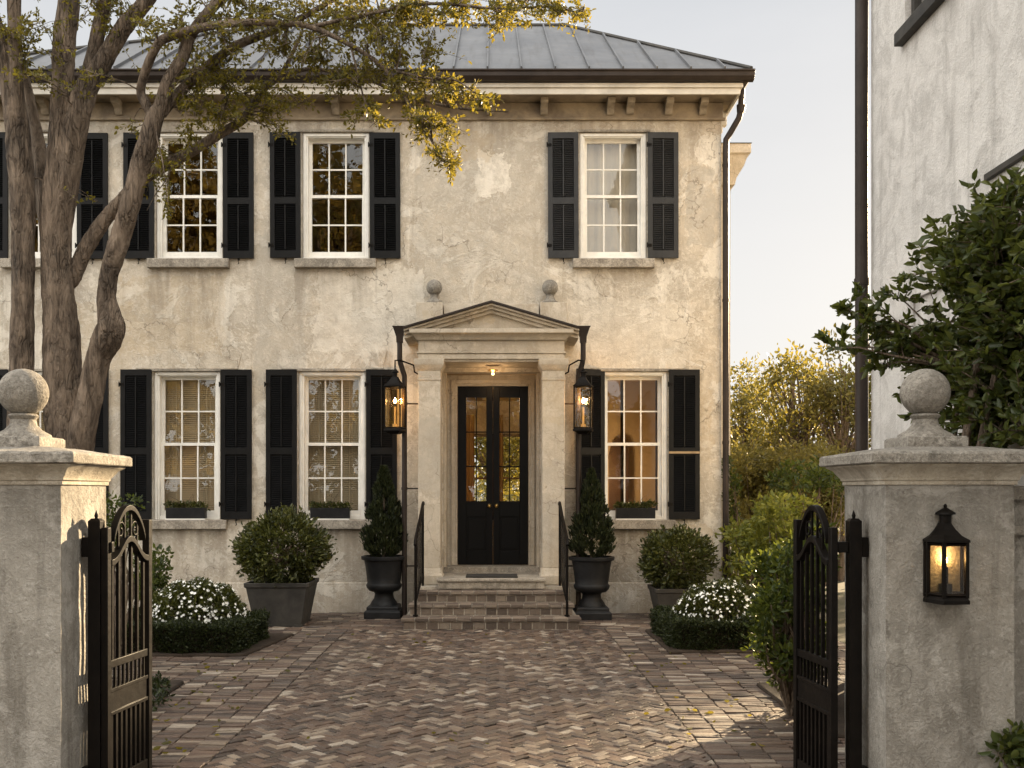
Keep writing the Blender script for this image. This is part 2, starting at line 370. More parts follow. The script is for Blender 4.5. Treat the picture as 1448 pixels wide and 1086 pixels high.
# ------------------------------------------------------------------ foliage
def foliage(name, pts, dirs, size, mat, parent, aspect=.5, fold=.25, sizevar=.35, org=None, curl=.0):
    pts = np.asarray(pts, float); n = len(pts); dirs = np.asarray(dirs, float)
    dirs = dirs/np.maximum(np.linalg.norm(dirs, axis=1, keepdims=True), 1e-6)
    rv = RNG.normal(size=(n,3)); side = np.cross(dirs, rv); side /= np.maximum(np.linalg.norm(side, axis=1, keepdims=True), 1e-6)
    nor = np.cross(side, dirs)
    L = size*(1+sizevar*RNG.uniform(-1,1,(n,1))); W = L*aspect*.5
    base = pts; tip = pts+dirs*L - nor*L*curl
    m1 = pts+dirs*L*.28; m2 = pts+dirs*L*.68-nor*L*curl*.4
    up = nor*W*fold*2
    V = np.stack([base, m1+side*W*.85+up, m2+side*W*.8+up, tip, m2-side*W*.8+up, m1-side*W*.85+up, ], axis=1).reshape(-1,3)
    if parent is not None: o_ = np.array(ORG[parent.name])
    else: o_ = np.array(org if org is not None else (0,0,0))
    V = V-o_
    me = bpy.data.meshes.new(name)
    me.vertices.add(n*6); me.vertices.foreach_set('co', V.ravel())
    idx = np.array([[0,1,2,3],[0,3,4,5]])
    fl = (np.arange(n)[:,None,None]*6+idx[None]).reshape(-1)
    me.loops.add(n*8); me.loops.foreach_set('vertex_index', fl.astype(np.int32))
    me.polygons.add(n*2)
    me.polygons.foreach_set('loop_start', (np.arange(n*2)*4).astype(np.int32))
    me.polygons.foreach_set('loop_total', np.full(n*2, 4, np.int32))
    me.update(calc_edges=True); me.validate()
    return link(name, me, mat, parent, Vector(o_))
def clumps(cs, per, shell=.55, up=.3):
    """cs: list of (x,y,z,rx,ry,rz) -> leaf points and directions"""
    P = []; D = []
    for c in cs:
        k = int(per*(c[3]*c[4]*c[5])**(2/3))
        d = RNG.normal(size=(k,3)); d /= np.linalg.norm(d, axis=1, keepdims=True)
        r = shell+(1-shell)*RNG.random((k,1))**.6
        r *= (1+.18*RNG.normal(size=(k,1)))
        P.append(np.array(c[:3])+d*r*np.array(c[3:6])); D.append(d*.7+RNG.normal(size=(k,3))*.6+np.array([0,0,up]))
    return np.concatenate(P), np.concatenate(D)
def crown_clumps(c, rad, n, cr, flat=1.0):
    out = []
    for _ in range(n):
        d = RNG.normal(size=3); d /= np.linalg.norm(d)
        r = RNG.random()**.45
        p = np.array(c)+d*r*np.array(rad); s = cr*RNG.uniform(.6, 1.25)
        out.append((*p, s, s, s*.8*flat))
    return out
def twigs_to(mb, start, cs, r0, seg=4):
    for c in cs:
        a = Vector(start); b = Vector(c[:3]); m = a.lerp(b, .5)+Vector((random.uniform(-.15,.15), random.uniform(-.15,.15), random.uniform(0,.25)))
        mb.tube([a, a.lerp(m,.5)+Vector((0,0,.05)), m, b], [r0, r0*.8, r0*.55, r0*.2], seg)
def tree(name, label, base, h, crown_c, crown_r, ncl, cr, per, mat, leaf, group=None, cat='tree', r0=.14, aspect=.5, stems=1):
    t = thing(name, label, cat, base, 0, group)
    cs = crown_clumps(crown_c, crown_r, ncl, cr)
    mb = MB(); b = Vector(base); top = Vector(crown_c)
    for k in range(stems):
        o = Vector((random.uniform(-.2,.2), random.uniform(-.2,.2), 0))*(stems > 1)
        fork = b.lerp(top, .62)+o*1.5
        mb.tube([b+o-Vector((0,0,.05)), b.lerp(fork,.4)+o+Vector((.05,0,0)), fork, top+Vector((0,0,crown_r[2]*.5))+o*2], [r0, r0*.8, r0*.6, r0*.15], 9, .15)
        twigs_to(mb, fork, cs[k::stems], r0*.3, 5)
    mb.build('trunk', M_BARK, t, True)
    p, d = clumps(cs, per, .25, .25)
    foliage('crown', p, d, leaf, mat, t, aspect)
    return t
def bush(name, label, base, cs, per, mat, leaf, cat='shrub', group=None, aspect=.5, stem_r=.02, up=.35, curl=0.):
    t = thing(name, label, cat, base, 0, group)
    mb = MB(); twigs_to(mb, base, cs, stem_r)
    mb.build('stem', M_BARK, t, True)
    p, d = clumps(cs, per, .3, up)
    foliage('foliage', p, d, leaf, mat, t, aspect, curl=curl)
    return t

# ================================================================== CAMERA
cam = bpy.data.cameras.new('camera'); co = bpy.data.objects.new('camera', cam); COL.objects.link(co)
co.location = (0, CY, CZ); co.rotation_euler = (R(90), 0, 0)
cam.sensor_width = 36; cam.lens = 35; cam.shift_x = (724-VX)/1448; cam.shift_y = (HY-543)/1448
cam.clip_end = 2000; cam.clip_start = .05
sc.camera = co

# ================================================================== LIGHT
SUN_EL, SUN_AZ = 16.5, 37.0
w = bpy.data.worlds.new('World'); sc.world = w; w.use_nodes = True
nt = w.node_tree; nt.nodes.clear()
wo = nt.nodes.new('ShaderNodeOutputWorld'); bg = nt.nodes.new('ShaderNodeBackground')
sky = nt.nodes.new('ShaderNodeTexSky'); sky.sky_type = 'NISHITA'; sky.sun_disc = False
sky.sun_elevation = R(SUN_EL); sky.sun_rotation = R(SUN_AZ); sky.air_density = 1.0; sky.dust_density = 2.5; sky.ozone_density = 1.2
# thin high veil of cloud; unseen warm fill, added behind the camera to light the facade
tc = nt.nodes.new('ShaderNodeTexCoord')
def wn(ty, **kw):
    x = nt.nodes.new(ty)
    for k, v in kw.items(): setattr(x, k, v)
    return x
def wmix(fac, a, b):
    x = wn('ShaderNodeMix', data_type='RGBA')
    for so_, v in ((x.inputs[0], fac), (x.inputs[6], a), (x.inputs[7], b)):
        if isinstance(v, float): so_.default_value = v
        elif isinstance(v, tuple): so_.default_value = (*v, 1)
        else: nt.links.new(v, so_)
    return x.outputs[2]
def wramp(fac, stops):
    x = wn('ShaderNodeValToRGB'); cr = x.color_ramp
    while len(cr.elements) < len(stops): cr.elements.new(.5)
    for e, (p, c) in zip(cr.elements, stops):
        e.position = p; e.color = (*c, 1) if isinstance(c, tuple) else (c, c, c, 1)
    nt.links.new(fac, x.inputs[0]); return x.outputs[0]
cn = wn('ShaderNodeTexNoise'); cn.inputs['Scale'].default_value = 2.0; cn.inputs['Detail'].default_value = 6; cn.inputs['Roughness'].default_value = .55
mpw = wn('ShaderNodeMapping'); mpw.inputs['Scale'].default_value = (1,1,3.2)
nt.links.new(tc.outputs['Generated'], mpw.inputs[0]); nt.links.new(mpw.outputs[0], cn.inputs['Vector'])
sep = wn('ShaderNodeSeparateXYZ'); nt.links.new(tc.outputs['Generated'], sep.inputs[0])
SK = 2.86
hz = wramp(sep.outputs['Z'], [(0., (SK*.745, SK*.735, SK*.715)), (.22, (SK*.715, SK*.712, SK*.705)), (.46, (SK*.565, SK*.585, SK*.615)), (1., (SK*.50, SK*.53, SK*.58))])
cl = wramp(cn.outputs['Fac'], [(.42, 0.), (.72, .35)])
hz = wmix(cl, hz, (SK*.76, SK*.76, SK*.76))
veil = wmix(.985, sky.outputs[0], hz)
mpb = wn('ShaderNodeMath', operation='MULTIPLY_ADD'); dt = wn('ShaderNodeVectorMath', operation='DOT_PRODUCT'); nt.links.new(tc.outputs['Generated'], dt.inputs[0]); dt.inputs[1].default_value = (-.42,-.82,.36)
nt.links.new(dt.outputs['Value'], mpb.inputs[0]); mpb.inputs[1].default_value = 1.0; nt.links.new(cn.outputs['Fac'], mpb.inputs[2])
front_fill = wramp(mpb.outputs[0], [(.35, 0.), (.95, 1.)])
FILL = 7.7
full = wmix(front_fill, veil, (FILL*1.0, FILL*.975, FILL*.925))
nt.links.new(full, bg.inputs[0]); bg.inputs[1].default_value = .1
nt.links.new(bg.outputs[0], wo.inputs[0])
sd = Vector((math.sin(R(SUN_AZ))*math.cos(R(SUN_EL)), math.cos(R(SUN_AZ))*math.cos(R(SUN_EL)), math.sin(R(SUN_EL))))
sl = bpy.data.lights.new('sun', 'SUN'); sl.energy = 5.0; sl.angle = R(.7); sl.color = (1, .76, .47)
so = bpy.data.objects.new('sun', sl); COL.objects.link(so); so.rotation_euler = sd.to_track_quat('Z', 'Y').to_euler(); so.location = (6, 6, 12)
sc.view_settings.view_transform = 'Standard'; sc.view_settings.look = 'None'; sc.view_settings.exposure = 2.0; sc.view_settings.gamma = 1
sc.cycles.max_bounces = 8; sc.cycles.transparent_max_bounces = 16
sc.cycles.sample_clamp_indirect = 6

def lamp(name, loc, power, col, rad=.03):
    l = bpy.data.lights.new(name, 'POINT'); l.energy = power; l.color = col; l.shadow_soft_size = rad
    o = bpy.data.objects.new(name, l); COL.objects.link(o); o.location = loc; return o
WARM = (1, .62, .30)

# ================================================================== GROUND
mb = MB(); S = 400
mb.add([(-S,-S,-.04),(S,-S,-.04),(S,S,-.04),(-S,S,-.04)], [(0,1,2,3)])
tag(mb.build('ground', M_GROUND, None, origin=(0,0,0)), 'bare earth ground around the courtyard and garden', kind='structure')

def clip(poly, x0, x1, y0, y1):
    def cl(p, f):
        out = []
        for i in range(len(p)):
            a, b = p[i], p[(i+1)%len(p)]; fa, fb = f(a), f(b)
            if fa >= 0: out.append(a)
            if fa*fb < 0:
                t = fa/(fa-fb); out.append((a[0]+(b[0]-a[0])*t, a[1]+(b[1]-a[1])*t))
        return out
    for f in (lambda q: q[0]-x0, lambda q: x1-q[0], lambda q: q[1]-y0, lambda q: y1-q[1]):
        poly = cl(poly, f)
        if len(poly) < 3: return []
    return poly
def brick(mb, poly, joint=.0058, ch=.006, depth=.03):
    a = sum(poly[i][0]*poly[(i+1)%len(poly)][1]-poly[(i+1)%len(poly)][0]*poly[i][1] for i in range(len(poly)))/2
    if a < .0006: return
    cx = sum(p[0] for p in poly)/len(poly); cy = sum(p[1] for p in poly)/len(poly)
    # half sizes for inset by scaling
    def inset(dst):
        out = []
        n = len(poly)
        for i in range(n):
            p0, p1, p2 = poly[i-1], poly[i], poly[(i+1)%n]
            e1 = Vector((p1[0]-p0[0], p1[1]-p0[1])); e2 = Vector((p2[0]-p1[0], p2[1]-p1[1]))
            if e1.length < 1e-6 or e2.length < 1e-6: out.append(p1); continue
            e1.normalize(); e2.normalize()
            n1 = Vector((-e1.y, e1.x)); n2 = Vector((-e2.y, e2.x)); b = n1+n2
            k = dst/max(.35, b.length_squared/2) if b.length > 1e-6 else 0
            q = Vector(p1)+b*k*.5*1.0*2/2
            out.append((q.x, q.y))
        return out
    z = random.gauss(0, .0035); tx = random.gauss(0, .022); ty = random.gauss(0, .022)
    Z = lambda p, dz: z+dz+tx*(p[0]-cx)+ty*(p[1]-cy)
    jj = joint*random.uniform(.7, 1.5)
    o = inset(jj); i2 = inset(jj+ch*random.uniform(.7,1.3)); n = len(poly)
    vs = [(p[0],p[1],-depth) for p in o]+[(p[0],p[1],Z(p,-ch*.8)) for p in o]+[(p[0],p[1],Z(p,0)) for p in i2]
    fs = []
    for k in (0, n):
        fs += [(k+i, k+(i+1)%n, k+n+(i+1)%n, k+n+i) for i in range(n)]
    fs.append(tuple(range(2*n, 3*n)))
    mb.add(vs, fs)
pv = MB()
XL, XR, YN, YF = -1.80, 1.40, -9.6, -1.72
BL, BW = .124, .062
c45 = math.cos(R(45)); 
def herr(cells):  # rotate by 45 deg
    return [((x*c45-y*c45)*BW-.2, (x*c45+y*c45)*BW-6) for x, y in cells]
NN = 104
for i in range(-NN, NN):
    for j in range(-NN, NN):
        # lattice a*(1,1)+b*(-2,2)
        x = i-2*j; y = i+2*j
        for cells in ([(x,y),(x+2,y),(x+2,y+1),(x,y+1)], [(x,y+1),(x+1,y+1),(x+1,y+3),(x,y+3)]):
            P = herr(cells)
            if max(p[0] for p in P) < XL or min(p[0] for p in P) > XR or max(p[1] for p in P) < YN or min(p[1] for p in P) > YF: continue
            P = clip(P, XL, XR, YN, YF)
            if P: brick(pv, P)
# side borders: stacked columns of bricks laid across the way
def columns(x0, x1, y0, y1, w=.192, hgt=.064):
    n = max(1, round((x1-x0)/w)); w = (x1-x0)/n
    for k in range(n):
        y = y0+random.uniform(0, hgt)
        a = x0+k*w
        while y < y1:
            h = hgt*random.uniform(.93, 1.08)
            j0 = random.uniform(-.007,.007); j1 = random.uniform(-.007,.007)
            P = clip([(a+j0,y),(a+w+j0,y+j1*.4),(a+w+j0,y+h+j1*.4),(a+j0,y+h)], x0, x1, y0, y1)
            if P: brick(pv, P)
            y += h
columns(-4.6, XL-.002, -9.6, YF)
columns(XR+.002, 3.95, -9.6, YF)
# apron against the house: bricks laid lengthwise
y = YF+.004; r = 0
while y < -.03:
    x = -4.6-random.uniform(0,.2)
    while x < 3.35:
        P = clip([(x,y),(x+.21,y),(x+.21,y+.1),(x,y+.1)], -4.6, 3.35, YF, -.035)
        if P: brick(pv, P)
        x += .21
    y += .1; r += 1
pav = pv.build('brick_paving', M_BRICK, None, origin=(0,0,0)); tag(pav, 'herringbone brick courtyard paving', kind='structure')
mb = MB(); mb.add([(-4.65,-9.65,-.013),(4.0,-9.65,-.013),(4.0,-.02,-.013),(-4.65,-.02,-.013)], [(0,1,2,3)])
tag(mb.build('paving_bed', M_SAND, None, origin=(0,0,0)), 'sand bed in the paving joints', kind='structure')
M_WALK = stucco('street_stone', (.26,.24,.21), (.20,.185,.16), (.32,.30,.26), (.10,.09,.08), 2.2, .6, 0, .4)
mb = MB(); mb.box(-30, 30, -14.6, -9.66, -.06, -.008)
tag(mb.build('pavement', M_WALK, None, origin=(0,0,0)), 'stone pavement outside the gate', kind='structure')
M_ROAD = plain('asphalt', (.05,.05,.05), .85, 0, .3, 6, .5)
mb = MB(); mb.box(-60, 60, -23, -14.61, -.2, -.03)
tag(mb.build('road', M_ROAD, None, origin=(0,0,0)), 'asphalt street outside the gate', kind='structure')

def soilbed(name, poly, label):
    mb = MB(); n = 0
    mb.prism(poly, 'z', -.03, .03)
    return tag(mb.build(name, M_SOIL, None, bevel=.02), label, kind='structure')
soilbed('flower_bed', [(-4.3,-3.79),(-2.57,-3.79),(-2.36,-2.25),(-4.3,-2.25)], 'soil of the left flower bed')
soilbed('flower_bed', [(1.86,-3.56),(3.5,-3.56),(3.5,-1.9),(1.86,-1.9)], 'soil of the right flower bed')
soilbed('planting_bed', [(-6.5,-8.3),(-2.62,-8.3),(-2.75,-5.2),(-6.5,-5.2)], 'soil under the old tree')
soilbed('planting_bed', [(2.28,-7.2),(5.5,-7.2),(5.5,-5.3),(2.32,-5.3)], 'soil of the right side garden')

# ================================================================== HOUSE
house = thing('stucco_house', 'cream limewashed two storey house with black shutters, metal hip roof and pedimented porch', 'house', (0,0,0))
def px(x): return (x-VX)/100.0
def pz(y): return (866-y)/100.0
WX0, WX1, WTOP = -7.62, 3.23, 7.22
UP = [62, 268, 475, 867]      # upper window centres (px)
LO = [62, 264.5, 469.5, 896.5]
UZ0, UZ1 = pz(367), pz(187)
LZ0, LZ1 = pz(735), pz(525)
HW = .475                     # half opening
holes = [(px(c)-HW, px(c)+HW, UZ0, UZ1) for c in UP]+[(px(c)-HW, px(c)+HW, LZ0, LZ1) for c in LO]
DX0, DX1, DZ0, DZ1 = -.70, .66, .42, 3.40
holes.append((DX0, DX1, DZ0, DZ1))
def wall_holes(mb, x0, x1, z0, z1, holes, yf, depth):
    xs = sorted({x0, x1, *[h[0] for h in holes], *[h[1] for h in holes]}); zs = sorted({z0, z1, *[h[2] for h in holes], *[h[3] for h in holes]})
    xs = [v for v in xs if x0 <= v <= x1]; zs = [v for v in zs if z0 <= v <= z1]
    for i in range(len(xs)-1):
        for j in range(len(zs)-1):
            cx, cz = (xs[i]+xs[i+1])/2, (zs[j]+zs[j+1])/2
            if any(h[0] < cx < h[1] and h[2] < cz < h[3] for h in holes): continue
            mb.add([(xs[i],yf,zs[j]),(xs[i+1],yf,zs[j]),(xs[i+1],yf,zs[j+1]),(xs[i],yf,zs[j+1])], [(0,1,2,3)])
            y2 = yf+depth
            mb.add([(xs[i],y2,zs[j]),(xs[i+1],y2,zs[j]),(xs[i+1],y2,zs[j+1]),(xs[i],y2,zs[j+1])], [(3,2,1,0)])
    for h in holes:
        a,b,c,d = h
        mb.add([(a,yf,c),(b,yf,c),(b,yf+depth,c),(a,yf+depth,c)], [(0,1,2,3)])
        mb.add([(a,yf,d),(b,yf,d),(b,yf+depth,d),(a,yf+depth,d)], [(3,2,1,0)])
        mb.add([(a,yf,c),(a,yf+depth,c),(a,yf+depth,d),(a,yf,d)], [(0,1,2,3)])
        mb.add([(b,yf,c),(b,yf+depth,c),(b,yf+depth,d),(b,yf,d)], [(3,2,1,0)])
wl = MB(); wall_holes(wl, WX0, WX1, -.05, WTOP, holes, 0, .22)
RB = 5.6
bh = (-.62, .72, 1.15, 2.85)   # rear hall window
wall_holes(wl, WX0, WX1, -.05, WTOP, [bh], RB, .2)
wl.box(WX0, WX0+.2, .221, RB-.001, -.05, WTOP); wl.box(WX1-.2, WX1, .221, RB-.001, -.05, WTOP)
wl.build('wall', M_WALL, house)
# plinth course, lintel panels, frieze
mb = MB()
for a, b in ((WX0-.02, -1.12), (1.08, WX1+.02)):
    mb.prism([(-.035,-.04),(-.035,.36),(-.02,.385),(-.02,.41),(.0,.43),(.0,-.04)], 'x', a, b)
mb.build('plinth', M_WALL, house, bevel=.006)
for c in LO:
    mb = MB(); x = px(c); mb.prism([(x-.72,LZ1+.035),(x+.72,LZ1+.035),(x+.78,LZ1+.30),(x-.78,LZ1+.30)], 'y', -.008, .0)
    mb.build('lintel', M_WALL, house, bevel=.003)
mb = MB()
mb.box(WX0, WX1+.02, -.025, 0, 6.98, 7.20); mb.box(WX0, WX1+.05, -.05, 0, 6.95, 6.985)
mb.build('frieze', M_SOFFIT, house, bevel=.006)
# eaves
EX0, EX1, EY = -8.0, 3.40, -.40
mb = MB(); mb.box(EX0, EX1, EY, EY+.03, 7.17, 7.315); mb.box(EX1-.03, EX1, EY+.031, RB+.4, 7.17, 7.315)
mb.box(EX0-.02, EX1+.03, EY-.03, EY-.001, 7.255, 7.315); mb.box(EX1+.001, EX1+.03, EY, RB+.4, 7.255, 7.315)
mb.build('fascia', M_FASCIA, house, bevel=.006)
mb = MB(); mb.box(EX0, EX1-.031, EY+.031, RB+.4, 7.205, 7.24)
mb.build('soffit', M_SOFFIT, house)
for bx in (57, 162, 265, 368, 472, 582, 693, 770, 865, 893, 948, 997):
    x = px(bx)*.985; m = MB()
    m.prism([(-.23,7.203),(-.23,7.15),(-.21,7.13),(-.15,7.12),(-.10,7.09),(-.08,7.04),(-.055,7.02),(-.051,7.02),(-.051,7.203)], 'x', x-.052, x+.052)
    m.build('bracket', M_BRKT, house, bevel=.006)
for by in (.35, 1.2):
    m = MB(); m.box(WX1+.001, WX1+.15, by-.05, by+.05, 7.0, 7.203); m.box(WX1+.001, WX1+.09, by-.05, by+.05, 6.9, 6.999); m.build('bracket', M_FASCIA, house, bevel=.006)
# gutter: ogee profile, front and right side
gp = [(EY-.03,7.318),(EY-.10,7.325),(EY-.14,7.37),(EY-.145,7.42),(EY-.165,7.435),(EY-.165,7.455),(EY-.03,7.455)]
mb = MB(); mb.prism(gp, 'x', EX0-.03, EX1+.165)
gx = [(EX1+(EY-p[0]), p[1]) for p in gp]
mb.prism(gx, 'y', EY-.028, RB+.4)
mb.build('gutter', M_BROWN, house, bevel=.004)
# roof
rb = MB(); X0, X1, Y0, Y1, ZE = EX0-.05, EX1+.12, EY-.12, RB+.5, 7.46
YR = Y0+3.32; ZR = 9.6; RX0, RX1 = -3.56, 1.235
A=(X0,Y0,ZE); B=(X1,Y0,ZE); Cc=(X1,Y1,ZE); D=(X0,Y1,ZE); E=(RX0,YR,ZR); G=(RX1,YR,ZR)
rb.add([A,B,G,E],[(0,1,2,3)]); rb.add([B,Cc,G],[(0,1,2)]); rb.add([Cc,D,E,G],[(0,1,2,3)]); rb.add([D,A,E],[(0,1,2)]); rb.add([A,B,Cc,D],[(3,2,1,0)])
def roofseam(mb, a, b, n, wdt=.022, h=.04):
    a, b, n = Vector(a), Vector(b), Vector(n).normalized(); t = (b-a).normalized(); s = t.cross(n).normalized()*wdt/2
    mb.add([a-s,a+s,a+s+n*h,a-s+n*h,b-s,b+s,b+s+n*h,b-s+n*h], [(0,1,2,3),(7,6,5,4),(1,5,6,2),(3,2,6,7),(0,3,7,4)])
nf = Vector((0, -(ZR-ZE), YR-Y0))
x = X1-.36
while x > X0+.2:
    if x > RX1: f = (X1-x)/(X1-RX1)
    elif x < RX0: f = (x-X0)/(RX0-X0)
    else: f = 1
    roofseam(rb, (x,Y0,ZE), (x,Y0+(YR-Y0)*f,ZE+(ZR-ZE)*f), nf)
    x -= .462
roof = rb.build('roof', M_ROOF, house)
mb = MB()
for a, b in ((E,G),(B,G),(A,E),(Cc,G)):
    mb.tube([Vector(a)+Vector((0,0,.015)), Vector(b)+Vector((0,0,.015))], .032, 6)
mb.build('ridge_cap', M_LEAD, roof)
# rear wing
wing = MB(); wing.box(WX1+.001, 3.69, 1.4, RB, -.05, 6.55)
wo_ = wing.build('rear_wing', M_TRIM, house)
mb = MB(); mb.square([((.30,2.2),6.45),((.32,2.22),6.55),((.42,2.3),6.72),((.46,2.36),6.86),((.5,2.4),6.88),((.5,2.4),7.02)], (3.44,3.5,0)); mb.build('wing_cornice', M_TRIM, wo_, bevel=.006)
mb = MB(); mb.add([(3.241,1.08,7.025),(3.95,1.08,7.025),(3.95,5.9,7.025),(3.241,5.9,7.025),(3.241,1.9,7.2),(3.241,5.0,7.2)], [(0,1,4),(1,2,5,4),(2,3,5),(3,2,1,0)]); mb.build('wing_roof', M_ROOF, wo_)
# corner downspout
mb = MB(); pts = [(3.47,-.20,7.32),(3.46,-.18,7.02),(3.44,-.15,6.93),(3.33,-.10,6.74),(3.28,-.08,6.66),(3.275,-.075,6.5),(3.275,-.075,.05)]
mb.tube(pts, .043, 10)
for z in (6.3, 4.4, 2.4, .6): mb.tube([(3.275,-.075,z-.02),(3.275,-.075,z+.02)], .05, 10)
mb.tube([(3.465,-.19,7.10),(3.458,-.18,7.0)], [.065,.052], 10)
mb.build('downspout', M_BROWN, house, True)

# ---- windows
def make_window(cx, z0, z1, kind):
    x0, x1 = cx-HW, cx+HW
    # sash mesh is the window part itself
    fy = .085
    s = MB(); fw = .075
    zi0, zi1 = z0+.055, z1-.065
    zm = zi0+(zi1-zi0)*.515
    def sash(a, b, c, d, y):
        st = .042
        s.box(a, a+st, y, y+.04, c, d); s.box(b-st, b, y, y+.04, c, d)
        s.box(a+st, b-st, y, y+.04, d-st, d); s.box(a+st, b-st, y, y+.04, c, c+(.075 if y < .11 else .04))
        c2, d2 = c+(.075 if y < .11 else .04), d-st
        for k in (1,2): 
            xx = a+st+(b-a-2*st)*k/3; s.box(xx-.0095, xx+.0095, y+.006, y+.034, c2, d2)
        zz = (c2+d2)/2; s.box(a+st, b-st, y+.009, y+.031, zz-.0095, zz+.0095)
        return (a+st, b-st, c2, d2)
    p1 = sash(x0+fw, x1-fw, zi0, zm+.02, fy+.01); p2 = sash(x0+fw, x1-fw, zm-.02, zi1, fy+.055)
    wn = s.build('window', M_WHITE, house)
    g = MB()
    for p, y in ((p1, fy+.03), (p2, fy+.075)):
        g.add([(p[0],y,p[2]),(p[1],y,p[2]),(p[1],y,p[3]),(p[0],y,p[3])], [(0,1,2,3)])
    g.build('glass', M_GLASS, wn)
    f = MB()
    f.box(x0+.001, x0+fw, .03, .20, z0+.001, z1-.001); f.box(x1-fw, x1-.001, .03, .20, z0+.001, z1-.001)
    f.box(x0+fw, x1-fw, .03, .20, z1-.065, z1-.001); f.box(x0+fw, x1-fw, .04, .20, z0+.001, z0+.054)
    f.box(x0+.012, x0+.05, .012, .029, z0+.002, z1-.012); f.box(x1-.05, x1-.012, .012, .029, z0+.002, z1-.012); f.box(x0+.051, x1-.051, .012, .029, z1-.05, z1-.012)
    f.build('frame', M_WHITE, wn, bevel=.004)
    h = MB(); h.box(x0-.05, x1+.05, -.03, .011, z1-.002, z1+.03); h.build('drip_cap', M_SILL, wn, bevel=.004)
    sl_ = MB(); sl_.box(cx-.575, cx+.575, -.10, .028, z0-.13, z0-.002); sl_.build('sill', M_SILL, wn, bevel=.008)
    if kind == 'blind':
        b = MB(); z = zi0+.02
        while z < zi1-.06:
            m = Matrix.Translation((cx, .225, z)) @ Matrix.Rotation(R(52), 4, 'X')
            b.box(-HW+.06, HW-.06, -.014, .014, -.0008, .0008, m); z += .0275
        b.box(cx-HW+.06, cx+HW-.06, .205, .245, zi1-.05, zi1)
        for k in (-.22, .22): b.box(cx+k-.006, cx+k+.006, .209, .211, zi0, zi1-.05)
        b.build('blind', M_BLIND, wn)
    if kind == 'shade':
        b = MB(); rr = [[(cx-HW+.02+(2*HW-.04)*i/30, .30+.012*math.sin(i*1.1), z) for i in range(31)] for z in (z0, z1)]
        b.add(rr[0]+rr[1], [(i, i+1, 32+i, 31+i) for i in range(30)]); b.build('curtain', M_SHEER, wn)
    if kind in ('blind',):
        b = MB()
        for a_, b_ in ((-HW, -.20), (.02, .12), (.2, HW)):
            n = 16; rr = [[(cx+a_+(b_-a_)*i/n, .34+.02*math.sin(i*1.7), z) for i in range(n+1)] for z in (z0, z1)]
            b.add(rr[0]+rr[1], [(i, i+1, n+2+i, n+1+i) for i in range(n)])
        b.build('curtain', M_CURT, wn)
    return wn
kinds_u = ['dark','dark','dark','shade']; kinds_l = ['blind','blind','blind','lit']
for c, k in zip(UP, kinds_u): make_window(px(c), UZ0, UZ1, k)
for c, k in zip(LO, kinds_l): make_window(px(c), LZ0, LZ1, k)

# ---- shutters (prototype per height, copies share the mesh)
def make_shutter(w, h, name='shutter'):
    s = MB(); st = .065; t = .035
    s.box(0, st, 0, t, 0, h); s.box(w-st, w, 0, t, 0, h)
    zm = h*.455
    s.box(st, w-st, 0, t, 0, .10); s.box(st, w-st, 0, t, h-.085, h); s.box(st, w-st, 0, t, zm-.045, zm+.045)
    for a, b in ((.10, zm-.045), (zm+.045, h-.085)):
        z = a+.014
        while z < b-.008:
            s.box(st, w-st, -.017, .017, -.0028, .0028, Matrix.Translation((0, t*.5, z)) @ Matrix.Rotation(R(42), 4, 'X')); z += .0265
        s.box(w/2-.008, w/2+.008, -.006, .006, a+.02, b-.02)
        s.add([(st,t,a),(w-st,t,a),(w-st,t,b),(st,t,b)], [(0,1,2,3)])
    o = s.build(name, M_SHUT, house)
    d = MB()
    hw = w-.03
    d.tube([(w*.5,.01,-.004),(w*.5,-.01,-.03),(w*.5,.0,-.05),(w*.5+.012,-.012,-.075),(w*.5,-.02,-.09)], .006, 6)
    d.box(w*.5-.008, w*.5+.008, -.004, .06, -.022, -.006)
    d.build('shutter_dog', M_IRON, o)
    for zz in (.10*h, .9*h):
        e = MB(); e.box(-.02, .05, -.008, -.001, zz-.02, zz+.02)
        e.tube([(-.012,-.012,zz-.035),(-.012,-.012,zz+.035)], .009, 6)
        e.build('hinge', M_IRON, o)
    return o
M_SHUT2 = plain('faded_shutter', (.024,.025,.0265), .5, 0, .35, 5, .05, (.038,.038,.039), .2)
protoU = make_shutter(.43, UZ1-UZ0-.03); protoL = make_shutter(.435, LZ1-LZ0+.01)
firstU = firstL = True
def put_shutter(proto, first, x, z, rz=0):
    o = proto if first else copy_tree(proto, house)
    o.location = (x, -.055, z); o.rotation_euler = (0, 0, rz); return o
for c in UP:
    x = px(c)
    a = put_shutter(protoU, firstU, x-HW-.445, UZ0+.01, R(random.uniform(-1.6,-.3))); firstU = False
    b = put_shutter(protoU, False, x+HW+.012, UZ0+.01, R(random.uniform(.3,1.6)))
    for o in (a, b):
        o.location.z += random.uniform(-.006,.006); o.rotation_euler.y = R(random.uniform(-.25,.25))
        if c > 800:
            o.data = o.data.copy(); o.data.materials[0] = M_SHUT2; o['label'] = 'faded charcoal louvred shutter'
for i, c in enumerate(LO):
    x = px(c)
    if i == 3:
        o = put_shutter(protoL, firstL, x-HW-.40, LZ0+.01, R(-18)); o.location.y = -.02
        o.location = (x-HW-.34, -.17, LZ0+.01); o.rotation_euler = (0,0,R(22)); firstL = False
    else:
        put_shutter(protoL, firstL, x-HW-.45, LZ0+.01, R(-.8)); firstL = False
    o = put_shutter(protoL, False, x+HW+.012, LZ0+.01, R(.8))
    if i == 3:
        m = MB(); m.box(-.005, .44, -.012, -.001, .925, .955); ORG['tmp'] = Vector()
        b = m.build('shutter_bar', M_BRASSBAR, o); b.location = (0,0,0)
